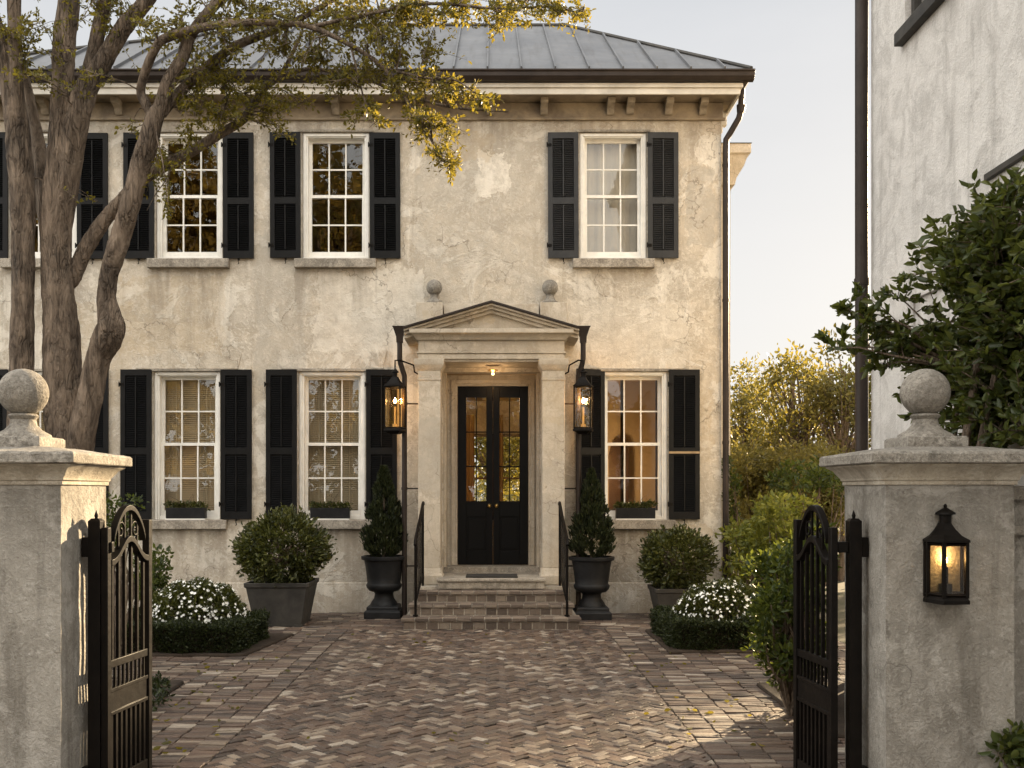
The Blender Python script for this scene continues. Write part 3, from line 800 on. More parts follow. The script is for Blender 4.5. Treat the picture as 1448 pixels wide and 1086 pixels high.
# ---- rooms
rm = MB()
def room(mb, x0, x1, y0, y1, z0, z1, back=None):
    mb.add([(x0,y0,z0),(x1,y0,z0),(x1,y1,z0),(x0,y1,z0)], [(0,1,2,3)]); mb.add([(x0,y0,z1),(x1,y0,z1),(x1,y1,z1),(x0,y1,z1)], [(3,2,1,0)])
    mb.add([(x0,y0,z0),(x0,y1,z0),(x0,y1,z1),(x0,y0,z1)], [(0,1,2,3)]); mb.add([(x1,y0,z0),(x1,y1,z0),(x1,y1,z1),(x1,y0,z1)], [(3,2,1,0)])
    if back is None: mb.add([(x0,y1,z0),(x1,y1,z0),(x1,y1,z1),(x0,y1,z1)], [(0,1,2,3)])
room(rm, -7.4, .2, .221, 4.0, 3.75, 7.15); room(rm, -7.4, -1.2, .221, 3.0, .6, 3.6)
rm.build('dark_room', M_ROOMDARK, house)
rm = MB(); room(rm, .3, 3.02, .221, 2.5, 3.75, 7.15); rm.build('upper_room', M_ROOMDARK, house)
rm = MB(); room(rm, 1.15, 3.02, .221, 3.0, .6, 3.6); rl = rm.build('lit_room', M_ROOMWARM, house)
m = MB(); m.prism([(1.98,.62),(2.32,.62),(2.32,2.35),(2.27,2.55),(2.15,2.62),(2.03,2.55),(1.98,2.35)], 'y', 2.90, 2.985); m.build('room_door', M_WOOD, rl)
m = MB(); m.box(1.3,1.95,2.0,2.6,.6,1.42); m.build('sideboard', M_WOOD, rl)
m = MB()
for a, b in ((2.42, 2.52), (1.9, 1.96)): 
    n = 10; rr = [[(a+(b-a)*i/n, .75+.03*math.sin(i*1.6), z) for i in range(n+1)] for z in (1.0, 3.5)]
    m.add(rr[0]+rr[1], [(i, i+1, n+2+i, n+1+i) for i in range(n)])
m.build('curtain', M_WOOD, rl)
hr = MB(); room(hr, -1.05, 1.05, .55, RB-.002, .63, 3.5, True)
hr_ = hr.build('hall', M_ROOMWARM, house)
m = MB()   # rear hall wall panels round the window and its mullions
a,b,c,d = bh
m.box(a-.02,a+.06,RB-.05,RB+.05,c,d); m.box(b-.06,b+.02,RB-.05,RB+.05,c,d); m.box(a,b,RB-.05,RB+.05,d-.06,d); m.box(a,b,RB-.05,RB+.05,c,c+.06); m.box(-.02,.06,RB-.05,RB+.05,c,d); m.box(a,b,RB-.04,RB+.04,1.95,1.99)
m.build('rear_window', M_WOOD, hr_)
m = MB()
for a_, b_ in ((-.75,-.36),(.02,.2)):
    n = 22; rr = [[(a_+(b_-a_)*i/n, RB-.3+.035*math.sin(i*1.35), z) for i in range(n+1)] for z in (.65, 3.2)]
    m.add(rr[0]+rr[1], [(i, i+1, n+2+i, n+1+i) for i in range(n)])
m.build('curtain', M_CURT, hr_)
lamp('room_lamp', (1.62, 2.3, 1.95), 14, (1,.64,.30), .12)
lamp('parlour_lamp', (-4.9, 1.1, 1.9), 14, WARM, .15)
lamp('hall_lamp', (.2, 2.6, 3.2), 11, WARM, .12)

# ---- portico
PC = -.02; PYF = -.72
pb = MB()  # entablature is the portico part itself
EZ0 = 3.49
def P_box(x0,x1,z0,z1,out):
    pb.box(PC+x0-out, PC+x1+out, PYF-out+.02, -.002, z0, z1)
P_box(-.985,.985,EZ0,3.565,0); P_box(-.985,.985,3.566,3.59,.02); P_box(-.985,.985,3.591,3.74,-.003)
pb.square([((1.0,.37),3.741),((1.03,.39),3.78),((1.065,.44),3.812),((1.095,.475),3.82),((1.095,.475),3.876)], (PC, -.375+.0, 0))
porch = pb.build('portico', M_TRIM, house, bevel=.006)
# pediment
pd = MB(); yf = PYF-.06
pd.prism([(PC-1.02,3.877),(PC+1.02,3.877),(PC,4.165)], 'y', PYF+.04, -.002)
def raking(mb, dz0, dz1, y0):
    mb.prism([(PC-1.168,3.823+dz0-.0),(PC,4.168+dz0),(PC+1.168,3.823+dz0),(PC+1.168,3.823+dz1),(PC,4.168+dz1),(PC-1.168,3.823+dz1)], 'y', y0, -.002)
pm = MB(); raking(pd, -.065, -.02, PYF-.02); raking(pd, -.019, .022, PYF-.07); raking(pd, .023, .05, PYF-.12)
pd.build('pediment', M_TRIM, porch, bevel=.004)
m = MB(); raking(m, .052, .082, PYF-.15); m.build('portico_roof', M_ROOFP if False else M_BROWN, porch, bevel=.003)
# parapet with two blocks and stone balls
m = MB(); m.box(PC-.66, PC+.66, -.25, -.001, 3.877, 4.318)
for s_ in (-1, 1): m.box(PC+s_*.86-.185, PC+s_*.86+.185, -.30, -.0015, 3.877, 4.33)
m.build('parapet', M_TRIM, porch, bevel=.006)
for s_ in (-1, 1):
    x = PC+.01+s_*.81; m = MB()
    m.lathe([(.115,4.33),(.115,4.355),(.075,4.385),(.052,4.43),(.062,4.455)], (x,-.16,0), 20)
    m.sphere((x,-.16,4.56), .112, 22, 14); m.build('ball_finial', M_STONE, porch, True)
# columns
for s_ in (-1, 1):
    x = PC+s_*.835; y = PYF+.16; m = MB(); z0 = .46
    m.square([(.185,0),(.185,.12),(.17,.14),(.165,.2),(.152,.22)], (x,y,z0))
    m.square([(.15,.221),(.15,2.755),(.145,2.756)], (x,y,z0))
    m.square([(.158,2.745),(.158,2.775)], (x,y,z0))
    m.square([(.152,2.7755),(.152,2.875),(.165,2.885),(.18,2.915),(.195,2.945),(.2,2.955),(.2,3.029)], (x,y,z0))
    m.build('column', M_TRIM, porch, bevel=.005)
    m = MB(); xi = PC+s_*.72
    m.box(min(PC+s_*.715,PC+s_*.95), max(PC+s_*.715,PC+s_*.95), PYF+.312, -.002, .46, EZ0-.001)
    m.box(min(xi-s_*.02, xi-.002*s_), max(xi-s_*.02, xi-.002*s_), -.33, -.05, .8, 2.2)
    m.build('porch_cheek', M_TRIM, porch, bevel=.004)
m = MB(); m.box(PC-.70, PC+.70, PYF+.05, .5, EZ0-.03, EZ0-.002); m.build('porch_ceiling', M_TRIM, porch)
# door surround and doors at Y=.45
DY = .42; dx0, dx1, dz0, dz1 = -.515, .515, .645, 3.24
m = MB()
m.box(DX0+.001, dx0-.001, DY-.05, DY+.12, .42, DZ1-.001); m.box(dx1+.001, DX1-.001, DY-.05, DY+.12, .42, DZ1-.001); m.box(dx0, dx1, DY-.05, DY+.12, dz1+.001, DZ1-.001)
m.box(dx0-.09, dx0-.03, DY-.08, DY-.051, .645, dz1+.09); m.box(dx1+.03, dx1+.09, DY-.08, DY-.051, .645, dz1+.09); m.box(dx0-.029, dx1+.029, DY-.08, DY-.051, dz1+.03, dz1+.09)
m.box(DX0-.0, DX0+.0+.04, .05, DY-.06, .44, DZ1-.002); m.box(DX1-.04, DX1, .05, DY-.06, .44, DZ1-.002)
m.build('door_surround', M_TRIM, house, bevel=.005)
for s_ in (-1, 1):
    a, b = (dx0+.003, -.002) if s_ < 0 else (.002, dx1-.003)
    ga, gb = (a+.125, b-.095) if s_ < 0 else (a+.095, b-.125)
    gz0, gz1 = dz0+.925, dz1-.16
    m = MB(); y0, y1 = DY, DY+.05
    m.box(a, ga, y0, y1, dz0, dz1); m.box(gb, b, y0, y1, dz0, dz1); m.box(ga, gb, y0, y1, gz1, dz1); m.box(ga, gb, y0, y1, dz0+.70, gz0); m.box(ga, gb, y0, y1, dz0, dz0+.2)
    m.box(ga, gb, y0+.02, y1, dz0+.2, dz0+.70); m.prism([(ga+.03,dz0+.23),(gb-.03,dz0+.23),(gb-.03,dz0+.67),(ga+.03,dz0+.67)], 'y', y0+.006, y0+.02)
    mx = (ga+gb)/2; m.box(mx-.008, mx+.008, y0+.012, y0+.04, gz0, gz1)
    for k in (1, 2):
        zz = gz0+(gz1-gz0)*k/3; m.box(ga, gb, y0+.014, y0+.038, zz-.009, zz+.009)
    dr = m.build('door', M_DOOR, house, bevel=.003)
    g = MB(); g.add([(ga,y0+.026,gz0),(gb,y0+.026,gz0),(gb,y0+.026,gz1),(ga,y0+.026,gz1)], [(0,1,2,3)]); g.build('glass', M_GLASS, dr)
    k = MB(); kx = b-.05 if s_ < 0 else a+.05
    k.lathe([(.0,0),(.028,.001),(.028,.008),(.012,.014)], (0,0,0), 14)
    k.v = [(kx+p[0], y0-p[2], dz0+.855+p[1]) for p in k.v]
    k.sphere((kx, y0-.045, dz0+.855), .027, 14, 8); k.tube([(kx,y0-.01,dz0+.855),(kx,y0-.04,dz0+.855)], .011, 8)
    k.build('door_knob', M_BRASS, dr, True)
# ---- steps
def brickrow(mb, x0, x1, y0, y1, z0, z1, n, head=False):
    for i in range(n):
        a = x0+(x1-x0)*i/n; b = x0+(x1-x0)*(i+1)/n; j = .006; q = random.uniform(-.003,.003)
        mb.box(a+j, b-j, y0+q, y1, z0+j, z1-.003+random.uniform(-.002,.002))
stp = MB()
fr = [-1.78, -1.52, -1.26]; zt = [.145, .285, .425]; hx = [1.12, 1.06, .985]
for k in range(3):
    y1 = fr[k+1]+.03 if k < 2 else -.55
    # riser bricks then nosing tread bricks
    brickrow(stp, PC-hx[k]+.03, PC+hx[k]-.03, fr[k]+.025, fr[k]+.10, (zt[k-1] if k else 0)-.002, zt[k]-.05, 15)
    n = 13
    brickrow(stp, PC-hx[k], PC+hx[k], fr[k], fr[k]+.20, zt[k]-.048, zt[k], n)
    brickrow(stp, PC-hx[k], PC+hx[k], fr[k]+.204, y1+.06, zt[k]-.048, zt[k], 10)
steps = stp.build('steps', M_STEP, house, bevel=.005)
m = MB(); 
for k in range(3): m.box(PC-hx[k]+.034, PC+hx[k]-.034, fr[k]+.030, -.03-.004*k, (zt[k-1]-.05 if k else -.04), zt[k]-.012)
m.box(PC-1.02, PC+1.02, -.98, -.012, .30, .455)
m.build('step_core', M_SILL, steps)
m = MB(); m.box(PC-.70, PC+.70, -1.02, .0, .43, .565); m.box(PC-.715, PC+.715, -1.05, -.981, .528, .566); m.build('landing', M_SILL, steps, bevel=.008)
m = MB(); m.box(DX0+.002, DX1-.002, .001, DY+.15, .43, .64); m.build('threshold', M_SILL, steps, bevel=.008)
m = MB(); m.box(-.36, .33, -.90, -.45, .567, .585); tag(m.build('doormat', M_MAT, None, bevel=.004), 'dark coir mat lying before the black double doors', 'doormat')
# ---- handrails
for s_ in (-1, 1):
    xf = PC+s_*.95; xb = PC+s_*.91; m = MB()
    top = [(xb,-.74,1.54),(xb,-.80,1.56),(xb,-.88,1.53),((xf+xb)/2,-1.2,1.32),(xf,-1.52,1.14),(xf,-1.62,1.09),(xf,-1.66,1.04)]
    m.tube(top, .021, 8)
    m.tube([(xf,-1.60,.14),(xf,-1.60,1.10)], .017, 8); m.tube([(xf,-1.60,.145),(xf,-1.60,.165)], .035, 8)
    m.tube([(xb,-.86,.46),(xb,-.86,1.53)], .017, 8)
    m.tube([(xb,-.86,.62),(xf,-1.60,.30)], .011, 6); 
    for k in range(1, 6):
        t = k/6; x = xb+(xf-xb)*t; y = -.86-.74*t; m.tube([(x,y,.62-.32*t),(x,y,1.53-.42*t)], .008, 6)
    m.build('handrail', M_IRON, house, True)
# ---- portico downspouts
for s_ in (-1, 1):
    m = MB(); x = PC+s_*1.18; xo = PC+s_*1.24
    m.square([((.042,.042),3.72),((.045,.05),3.80),((.085,.065),3.92),((.10,.07),3.94)], (xo,-.62,0))
    m.tube([(xo,-.62,3.75),(xo,-.62,3.50),(xo-s_*.01,-.61,3.44),(x+s_*.0,-.58,3.28),(x,-.575,3.18),(x,-.575,.02)], .036, 10)
    for z in (2.9, 1.75, .7): m.tube([(x,-.575,z-.018),(x,-.575,z+.018)], .044, 10); m.box(min(x,PC+s_*.95), max(x,PC+s_*.95), -.583, -.567, z-.01, z+.01)
    m.build('downspout', M_BROWN, house, True)

# ================================================================== LANTERNS
def plan_pts(c, poly, sc_, z): return [(c[0]+p[0]*sc_, c[1]+p[1]*sc_, z) for p in poly]
def lantern(label, c, poly, zb, gh, roofh, group, bulb_r=.02, hang=None, rs=1.12, power=8, back=False):
    """poly: plan outline (metres) about c; zb: base z; gh: glass height"""
    t = thing('wall_lantern', label, 'lantern', (c[0], c[1], zb), 0, group)
    m = MB(); n = len(poly)
    m.loft([plan_pts(c, poly, 1.14, zb), plan_pts(c, poly, 1.14, zb+.018), plan_pts(c, poly, 1.02, zb+.035)])
    m.loft([plan_pts(c, poly, .5, zb-(.012 if back else .04)), plan_pts(c, poly, .9 if back else 1.0, zb-.001)])
    w_ = .009
    for p in poly: m.box(c[0]+p[0]-w_, c[0]+p[0]+w_, c[1]+p[1]-w_, c[1]+p[1]+w_, zb+.03, zb+.035+gh)
    for z in (zb+.035, zb+.035+gh-.02):
        for i in range(n):
            a = Vector((*poly[i],0)); b = Vector((*poly[(i+1)%n],0)); o = Vector((c[0],c[1],z+.01)); m.tube([a+o, b+o], .0095, 4)
    m.build('frame', M_IRON, t)
    zr = zb+.035+gh; m = MB()
    m.loft([plan_pts(c, poly, rs, zr), plan_pts(c, poly, rs, zr+.012), plan_pts(c, poly, .80, zr+roofh*.17), plan_pts(c, poly, .52, zr+roofh*.33), plan_pts(c, poly, .36, zr+roofh*.46), plan_pts(c, poly, .33, zr+roofh*.50)])
    cc = (c[0]+sum(p[0] for p in poly)/n*.3, c[1]+sum(p[1] for p in poly)/n*.3)
    k = roofh
    m.lathe([(.030,k*.50),(.030,k*.70),(.052,k*.72),(.048,k*.77),(.02,k*.86),(.008,k*.9),(.010,k*.95),(.003,k*1.0)], (cc[0],cc[1],zr), 16)
    m.build('lantern_roof', M_IRON, t)
    g = MB(); z0, z1 = zb+.04, zr-.005
    for i in range(n):
        if back and i == n-1: continue
        a, b = poly[i], poly[(i+1)%n]
        g.add([(c[0]+a[0],c[1]+a[1],z0),(c[0]+b[0],c[1]+b[1],z0),(c[0]+b[0],c[1]+b[1],z1),(c[0]+a[0],c[1]+a[1],z1)], [(0,1,2,3)])
    g.build('glass', M_LGLASS, t)
    bz = zb+.035+gh*.66
    m = MB(); m.lathe([(.034,0),(.034,.06),(.014,.062),(.014,gh*.52)], (cc[0],cc[1],zb+.036), 14); m.build('candle_tube', M_IRON if gh < .35 else M_TUBE, t, True)
    m = MB(); m.lathe([(.006,-bulb_r*1.4),(bulb_r*.9,-bulb_r*.4),(bulb_r,.0),(bulb_r*.6,bulb_r),(.002,bulb_r*2.2)], (cc[0],cc[1],bz), 12); m.build('bulb', M_BULB, t, True)
    if hang: 
        m = MB(); m.tube(hang, .011, 8); m.tube([hang[-1], (cc[0],cc[1],zr+roofh*.9)], .007, 6); m.build('lantern_arm', M_IRON, t, True)
    lamp('lantern_light', (cc[0], cc[1], bz+.03), power, WARM, .025)
    return t
def rot_sq(h, a): return [(h*math.cos(a+R(45+90*k))*1.414, h*math.sin(a+R(45+90*k))*1.414) for k in range(4)]
for s_, lab, xx in ((-1, 'lit black carriage lantern hanging on the porch side near the blind window', -1.315), (1, 'lit black carriage lantern hanging on the porch side near the glowing window', 1.215)):
    hx_ = PC+s_*1.0
    lantern(lab, (xx, -.70), rot_sq(.108, R(-14)), 2.52, .56, .27, 'carriage lanterns on the porch', .022,
            [(PC+s_*.97,-.45,3.30),(PC+s_*1.05,-.50,3.34),(PC+s_*1.06,-.52,3.43),(xx+.06*-s_,-.66,3.48),(xx,-.70,3.47),(xx,-.70,3.38)], power=5)
# pier lantern
hexp = [(-.098,0),(-.098,-.03),(-.056,-.125),(.062,-.125),(.098,-.03),(.098,0)]
PLX = (1346-VX)*5.2/F
lantern('lit black half hexagon lantern mounted on the right stone gate pier', (PLX, -8.79), hexp, 1.125, .285, .20, None, .012, None, 1.16, .28, True)
# porch ceiling fitting
t = thing('ceiling_light', 'small round glowing flush light under the porch ceiling', 'ceiling light', (-.0,-.25,3.36))
m = MB(); m.lathe([(.03,3.408),(.07,3.40),(.075,3.39),(.03,3.375),(.02,3.36)], (0,-.25,0), 18); m.build('canopy', M_BRASS, t, True)
m = MB(); m.sphere((0,-.25,3.345), .022, 12, 8); m.build('bulb', M_FLAME, t, True)
lamp('porch_light', (0,-.25,3.29), 1.1, WARM, .04)

import bmesh
def roughen(o, cuts, amp, sc_=6.0, seed=0.):
    bm = bmesh.new(); bm.from_mesh(o.data)
    bmesh.ops.subdivide_edges(bm, edges=bm.edges[:], cuts=cuts, use_grid_fill=True)
    off = ORG[o.name]
    for v in bm.verts:
        q = (v.co+off)*sc_+Vector((seed,seed,seed)); n1 = mnoise.noise(q); n2 = mnoise.noise(q*4.3)
        v.co += v.normal*amp*(n1+.7*n2-.35*max(0, mnoise.noise(q*2.1)-.25)*6*(1 if max([e.calc_face_angle(0) for e in v.link_edges]) > .5 else 0))
    bm.to_mesh(o.data); bm.free(); o.data.update()
# ================================================================== GATE PIERS
def pier(cx, y0, wdt, dep, label):
    t = thing('gate_pier', label, 'gate pier', (cx, y0+dep/2, 0), 0, 'gate piers')
    hx_, hy_ = wdt/2, dep/2; c = (cx, y0+hy_, 0)
    m = MB(); m.square([((hx_,hy_),-.05),((hx_,hy_),1.765)], c); sh = m.build('shaft', M_PIER, t); roughen(sh, 40, .004, 5.0, cx); sh.data.shade_smooth(); sh.data.set_sharp_from_angle(angle=R(50))
    m = MB(); q = lambda o, z: ((hx_+o, hy_+o), z)
    m.square([q(.012,1.745),q(.012,1.768),q(.02,1.77),q(.022,1.785),q(.035,1.80),q(.055,1.83),q(.085,1.848),q(.088,1.858)], c)
    m.build('cornice', M_MOULD, t, bevel=.004)
    m = MB(); m.square([q(.108,1.8585),q(.115,1.864),q(.115,1.908),q(.105,1.920),q(-.12,1.955)], c)
    cp = m.build('cap', M_STONE, t); roughen(cp, 22, .0035, 7.0, cx+3); cp.data.shade_smooth(); cp.data.set_sharp_from_angle(angle=R(40))
    bx, by = c[0], c[1]
    m = MB(); m.square([(.165,1.945),(.165,2.005),(.155,2.015)], (bx,by,0)); m.lathe([(.15,2.014),(.145,2.03),(.10,2.055),(.072,2.085),(.066,2.115),(.075,2.125),(.082,2.135),(.07,2.147)], (bx,by,0), 28)
    fb = m.build('ball_finial', M_STONE, t, True)
    m = MB(); m.sphere((bx,by,2.268), .133, 44, 28); bl = m.build('ball', M_STONE, fb, True); roughen(bl, 0, .0022, 16, cx) if False else None
    return t
PY0 = -8.78
pier(-2.645, PY0, .69, .62, 'weathered stucco gate pier with stone ball, in front of the tree trunks')
pier(2.435, PY0, .685, .62, 'weathered stucco gate pier with stone ball, carrying a lit lantern')
# boundary walls outside the piers
def bwall(x0, x1, label):
    t = thing('boundary_wall', label, 'wall', ((x0+x1)/2, -8.45, 0), 0)
    m = MB(); m.box(x0, x1, -8.60, -8.30, -.05, 1.66); m.build('wall', M_PIER, t)
    m = MB(); m.box(x0, x1, -8.66, -8.24, 1.661, 1.74); m.box(x0, x1, -8.64, -8.601, 1.47, 1.525); m.build('coping', M_STONE, t, bevel=.008)
bwall(2.79, 6.5, 'low stucco boundary wall running right from the lantern pier')
bwall(-7.5, -3.0, 'low stucco boundary wall running left from the plain pier')

# ================================================================== GATES
def gate(hx, hy, fx, fy, label, side):
    dx, dy = fx-hx, fy-hy; W = math.hypot(dx, dy); ang = math.atan2(dy, dx)
    t = thing('iron_gate', label, 'gate', (hx, hy, 0), ang, 'open gate leaves')
    m = MB(); m.box(0, .042, -.02, .02, .015, 1.51); m.build('stile', M_IRON, t, bevel=.004)
    m = MB(); m.box(W-.045, W, -.022, .022, .015, 1.54); m.build('stile', M_IRON, t, bevel=.004)
    a, b = .043, W-.046
    for z0, z1 in ((.72,.765), (.03,.10)):
        m = MB(); m.box(a, b, -.016, .016, z0, z1); m.build('rail', M_IRON, t, bevel=.004)
    m = MB(); m.loft([[(a,-y,z),(b,-y,z),(b,y,z),(a,y,z)] for y, z in ((.018,.455),(.018,.475),(.012,.476),(.012,.584),(.018,.585),(.018,.605))]); m.build('kick_panel', M_IRON, t, bevel=.003)
    def ogee(u): # 0..1
        return 1.315+.125*(.5-.5*math.cos(2*math.pi*u))**1.2
    m = MB(); n = 24; rings = []
    for i in range(n+1):
        u = i/n; x = a+(b-a)*u; z = ogee(u); rings.append([(x,-.024,z-.022),(x,.024,z-.022),(x,.024,z+.014),(x,-.024,z+.014)])
    m.loft(rings); m.build('ogee_rail', M_IRON, t, bevel=.003)
    m = MB(); rings = []
    def arch(u): return 1.435+.185*math.sin(math.pi*u)**.7
    for i in range(n+1):
        u = i/n; x = a+(b-a)*(.08+.84*u); z = arch(u); 
        rings.append([(x,-.02,z-.02),(x,.02,z-.02),(x,.02,z+.012),(x,-.02,z+.012)])
    m.loft(rings)
    # scrolls inside the arch
    cx = (a+b)/2
    for s_ in (-1, 1):
        pts = []
        for k in range(22):
            th = k/21*math.pi*2.6; r = .062*(1-k/26)
            pts.append((cx+s_*(.085-r*math.cos(th)*.8), 0, 1.485+r*math.sin(th)*.9))
        m.tube(pts, .0075, 6)
    m.build('scroll_arch', M_IRON, t, bevel=.003)
    nb = 6
    for k in range(nb):
        u = (k+.5)/nb; x = a+(b-a)*u
        m = MB(); m.box(x-.009, x+.009, -.009, .009, .765, ogee(u)-.02); 
        if .2 < u < .8: m.box(x-.006, x+.006, -.006, .006, ogee(u)+.012, arch((u-.08)/.84)-.02)
        m.build('bar', M_IRON, t)
    for k in range(9):
        x = a+(b-a)*(k+.5)/9; m = MB(); m.box(x-.0065, x+.0065, -.0065, .0065, .604, .72); m.build('short_bar', M_IRON, t)
    for k in range(8):
        x = a+(b-a)*(k+.5)/8; m = MB(); m.box(x-.011, x+.011, -.009, .009, .10, .456); m.build('lower_bar', M_IRON, t)
    # hinge post beside the pier, local frame
    return t
gate(-2.155, -8.56, -2.09, -8.03, 'open black iron gate leaf hung beside the plain gate pier', -1)
gate(1.895, -8.56, 1.845, -8.03, 'open black iron gate leaf hung beside the lantern pier', 1)
for x, lab, s_ in ((-2.215, 'square iron gate post against the plain pier', -1), (2.015, 'square iron gate post against the lantern pier', 1)):
    t = thing('gate_post', lab, 'gate post', (x, -8.52, 0), 0, 'iron gate posts')
    m = MB(); m.square([(.034,-.02),(.034,1.545),(.02,1.56)], (x,-8.52,0)); m.lathe([(.008,1.56),(.012,1.575),(.002,1.605)], (x,-8.52,0), 8); m.build('post', M_IRON, t, bevel=.004)
    for z in (.12, 1.40):
        m = MB(); m.box(min(x+s_*.035,x+s_*.073), max(x+s_*.035,x+s_*.073), -8.55, -8.49, z-.055, z+.055); m.build('wall_bracket', M_IRON, t, bevel=.004)
        m = MB(); m.box(min(x-s_*.035,x-s_*.095)+ (.012 if s_<0 else 0), max(x-s_*.035,x-s_*.095)-(.0 if s_<0 else .0), -8.54, -8.50, z-.03, z+.03); m.build('hinge', M_IRON, t, bevel=.004)

# ================================================================== NEIGHBOUR BUILDING
NX = 3.4; NY = CY+NX*F/(1232-VX)
nb_ = thing('neighbour_house', 'tall white stucco house side wall with brown downspout behind the lantern pier', 'house', (NX+3, NY-3, 0))
def zn(pxx, pyy): d = NX*F/(pxx-VX); return CZ-(pyy-HY)*d/F
def yn(pxx): return CY+NX*F/(pxx-VX)
wy1 = yn(1280); wy0 = wy1-1.1; wz0 = zn(1280, 43)
m = MB()
# left-facing side wall with window hole, built as wall in (y,z)
hole = (wy0, wy1, wz0, wz0+1.9)
tmp = MB(); wall_holes(tmp, NY-7.5, NY, -.05, 9.5, [hole], 0, .2)
m.v = [(NX+p[1], p[0], p[2]) for p in tmp.v]; m.f = tmp.f
m.box(NX+.201, NX+8, NY-.2, NY, -.05, 9.5); m.box(NX+.201, NX+8, NY-7.5, NY-7.3, -.05, 9.5)
m.box(NX+7.8, NX+8, NY-7.299, NY-.201, -.05, 9.5)
m.build('wall', M_NEIGH, nb_)
m = MB(); m.box(NX-.3, NX+8.3, NY-7.8, NY+.3, 9.51, 9.7); m.build('roof', M_BROWN, nb_)
m = MB(); m.box(NX+.05, NX+.12, wy0, wy0+.06, wz0, wz0+1.9); m.box(NX+.05, NX+.12, wy1-.06, wy1, wz0, wz0+1.9); m.box(NX+.05,NX+.12,wy0+.06,wy1-.06,wz0,wz0+.06); m.box(NX+.05,NX+.12,wy0+.06,wy1-.06,wz0+1.84,wz0+1.9); m.box(NX+.06,NX+.11,wy0+.06,wy1-.06,wz0+.9,wz0+.96)
wn = m.build('window', M_LEAD, nb_)
m = MB(); m.add([(NX+.08,wy0,wz0),(NX+.08,wy1,wz0),(NX+.08,wy1,wz0+1.9),(NX+.08,wy0,wz0+1.9)], [(0,1,2,3)]); m.build('glass', M_GLASS, wn)
m = MB(); m.box(NX-.07, NX+.05, wy0-.05, wy1+.06, wz0-.11, wz0-.002); m.build('sill', M_LEAD, wn, bevel=.006)
m = MB(); m.box(NX+.121, NX+.3, wy0-.3, wy1+.3, wz0-.3, wz0+2.2); m.build('dark_room', M_ROOMDARK, wn)
# lower blind recess: frame mouldings
m = MB(); ly = yn(1398); lz = zn(1398, 250)
m.box(NX-.035, NX-.001, ly-1.4, ly, lz-.03, lz+.015); m.build('ledge', M_LEAD, nb_, bevel=.004)
m = MB(); ly2 = yn(1292); lz2 = zn(1292, 422)
m.box(NX-.03, NX-.001, ly2-.9, ly2, lz2-.02, lz2+.02); m.box(NX-.02, NX-.001, ly2-.03, ly2, .3, lz2-.021); m.build('panel_moulding', M_NEIGH, nb_, bevel=.004)
m = MB(); X = (1218.5-VX)*(NY-CY+.03)/F; m.tube([(X,NY+.03,9.4),(X,NY+.03,4.0),(X,NY+.03,.0)], .058, 14); 
for z in (1.2, 3.6, 6.2): m.tube([(X,NY+.03,z-.03),(X,NY+.03,z+.03)], .066, 14)
m.build('downspout', M_BROWN, nb_, True)

# ================================================================== POTS AND PLANTS
def urn(x, y, label):
    t = thing('urn', label, 'urn', (x,y,0), 0, 'black urns beside the steps'); k = 1.0
    m = MB(); m.square([(.245,0),(.245,.09),(.23,.105),(.215,.11),(.215,.15),(.20,.165)], (x,y,0)); m.build('pedestal', M_URN, t, bevel=.006)
    m = MB(); m.lathe([(.19,.166),(.17,.21),(.135,.26),(.125,.32),(.14,.345),(.20,.36),(.235,.40),(.245,.44),(.235,.455),(.225,.47),(.235,.56),(.255,.70),(.27,.775),(.305,.785),(.31,.80),(.31,.83),(.28,.835),(.26,.80),(.25,.78)], (x,y,0), 36); m.build('bowl', M_URN, t, True)
    return t
def conifer(x, y, z0, h, r, label):
    t = thing('conifer', label, 'conifer', (x,y,z0), 0, 'conical conifers in the urns')
    m = MB(); m.tube([(x,y,z0-.05),(x,y,z0+h*.9)], [.025,.006], 8); m.build('trunk', M_BARK, t, True)
    n = 9000; u = RNG.random(n)**1.35; 
    prof = np.interp(u, [0,.05,.15,.35,.6,.85,1], [.55,.85,1,.86,.58,.27,.03])
    # upward sprays
    ns = 170; sa = RNG.random(ns)*6.283; su = RNG.random(ns)**1.2
    k = RNG.integers(0, ns, n); a = sa[k]+RNG.normal(0,.16,n); uu = np.clip(su[k]+RNG.normal(0,.03,n)+.02, 0, 1)
    pr = np.interp(uu, [0,.05,.15,.35,.6,.85,1], [.55,.85,1,.86,.58,.27,.05])
    rr = r*pr*(.45+.55*RNG.random(n)**.5)*(1+.22*np.sin(k*12.9))
    P = np.stack([x+rr*np.cos(a), y+rr*np.sin(a), z0+uu*h+.02+rr*.10], 1)
    D = np.stack([np.cos(a)*.55, np.sin(a)*.55, np.full(n, 1.1)], 1)+RNG.normal(0,.28,(n,3))
    foliage('foliage', P, D, .058, L_CON, t, .34)
    return t
U1 = (-1.485, -.50); U2 = (1.335, -.62)
urn(*U1, 'black footed urn holding a conifer left of the steps, under the blind window side'); urn(*U2, 'black footed urn holding a conifer right of the steps, by the glowing window')
conifer(*U1, .79, 1.20, .275, 'dark clipped conical conifer in the urn left of the steps')
conifer(*U2, .79, 1.16, .275, 'dark clipped conical conifer in the urn right of the steps')
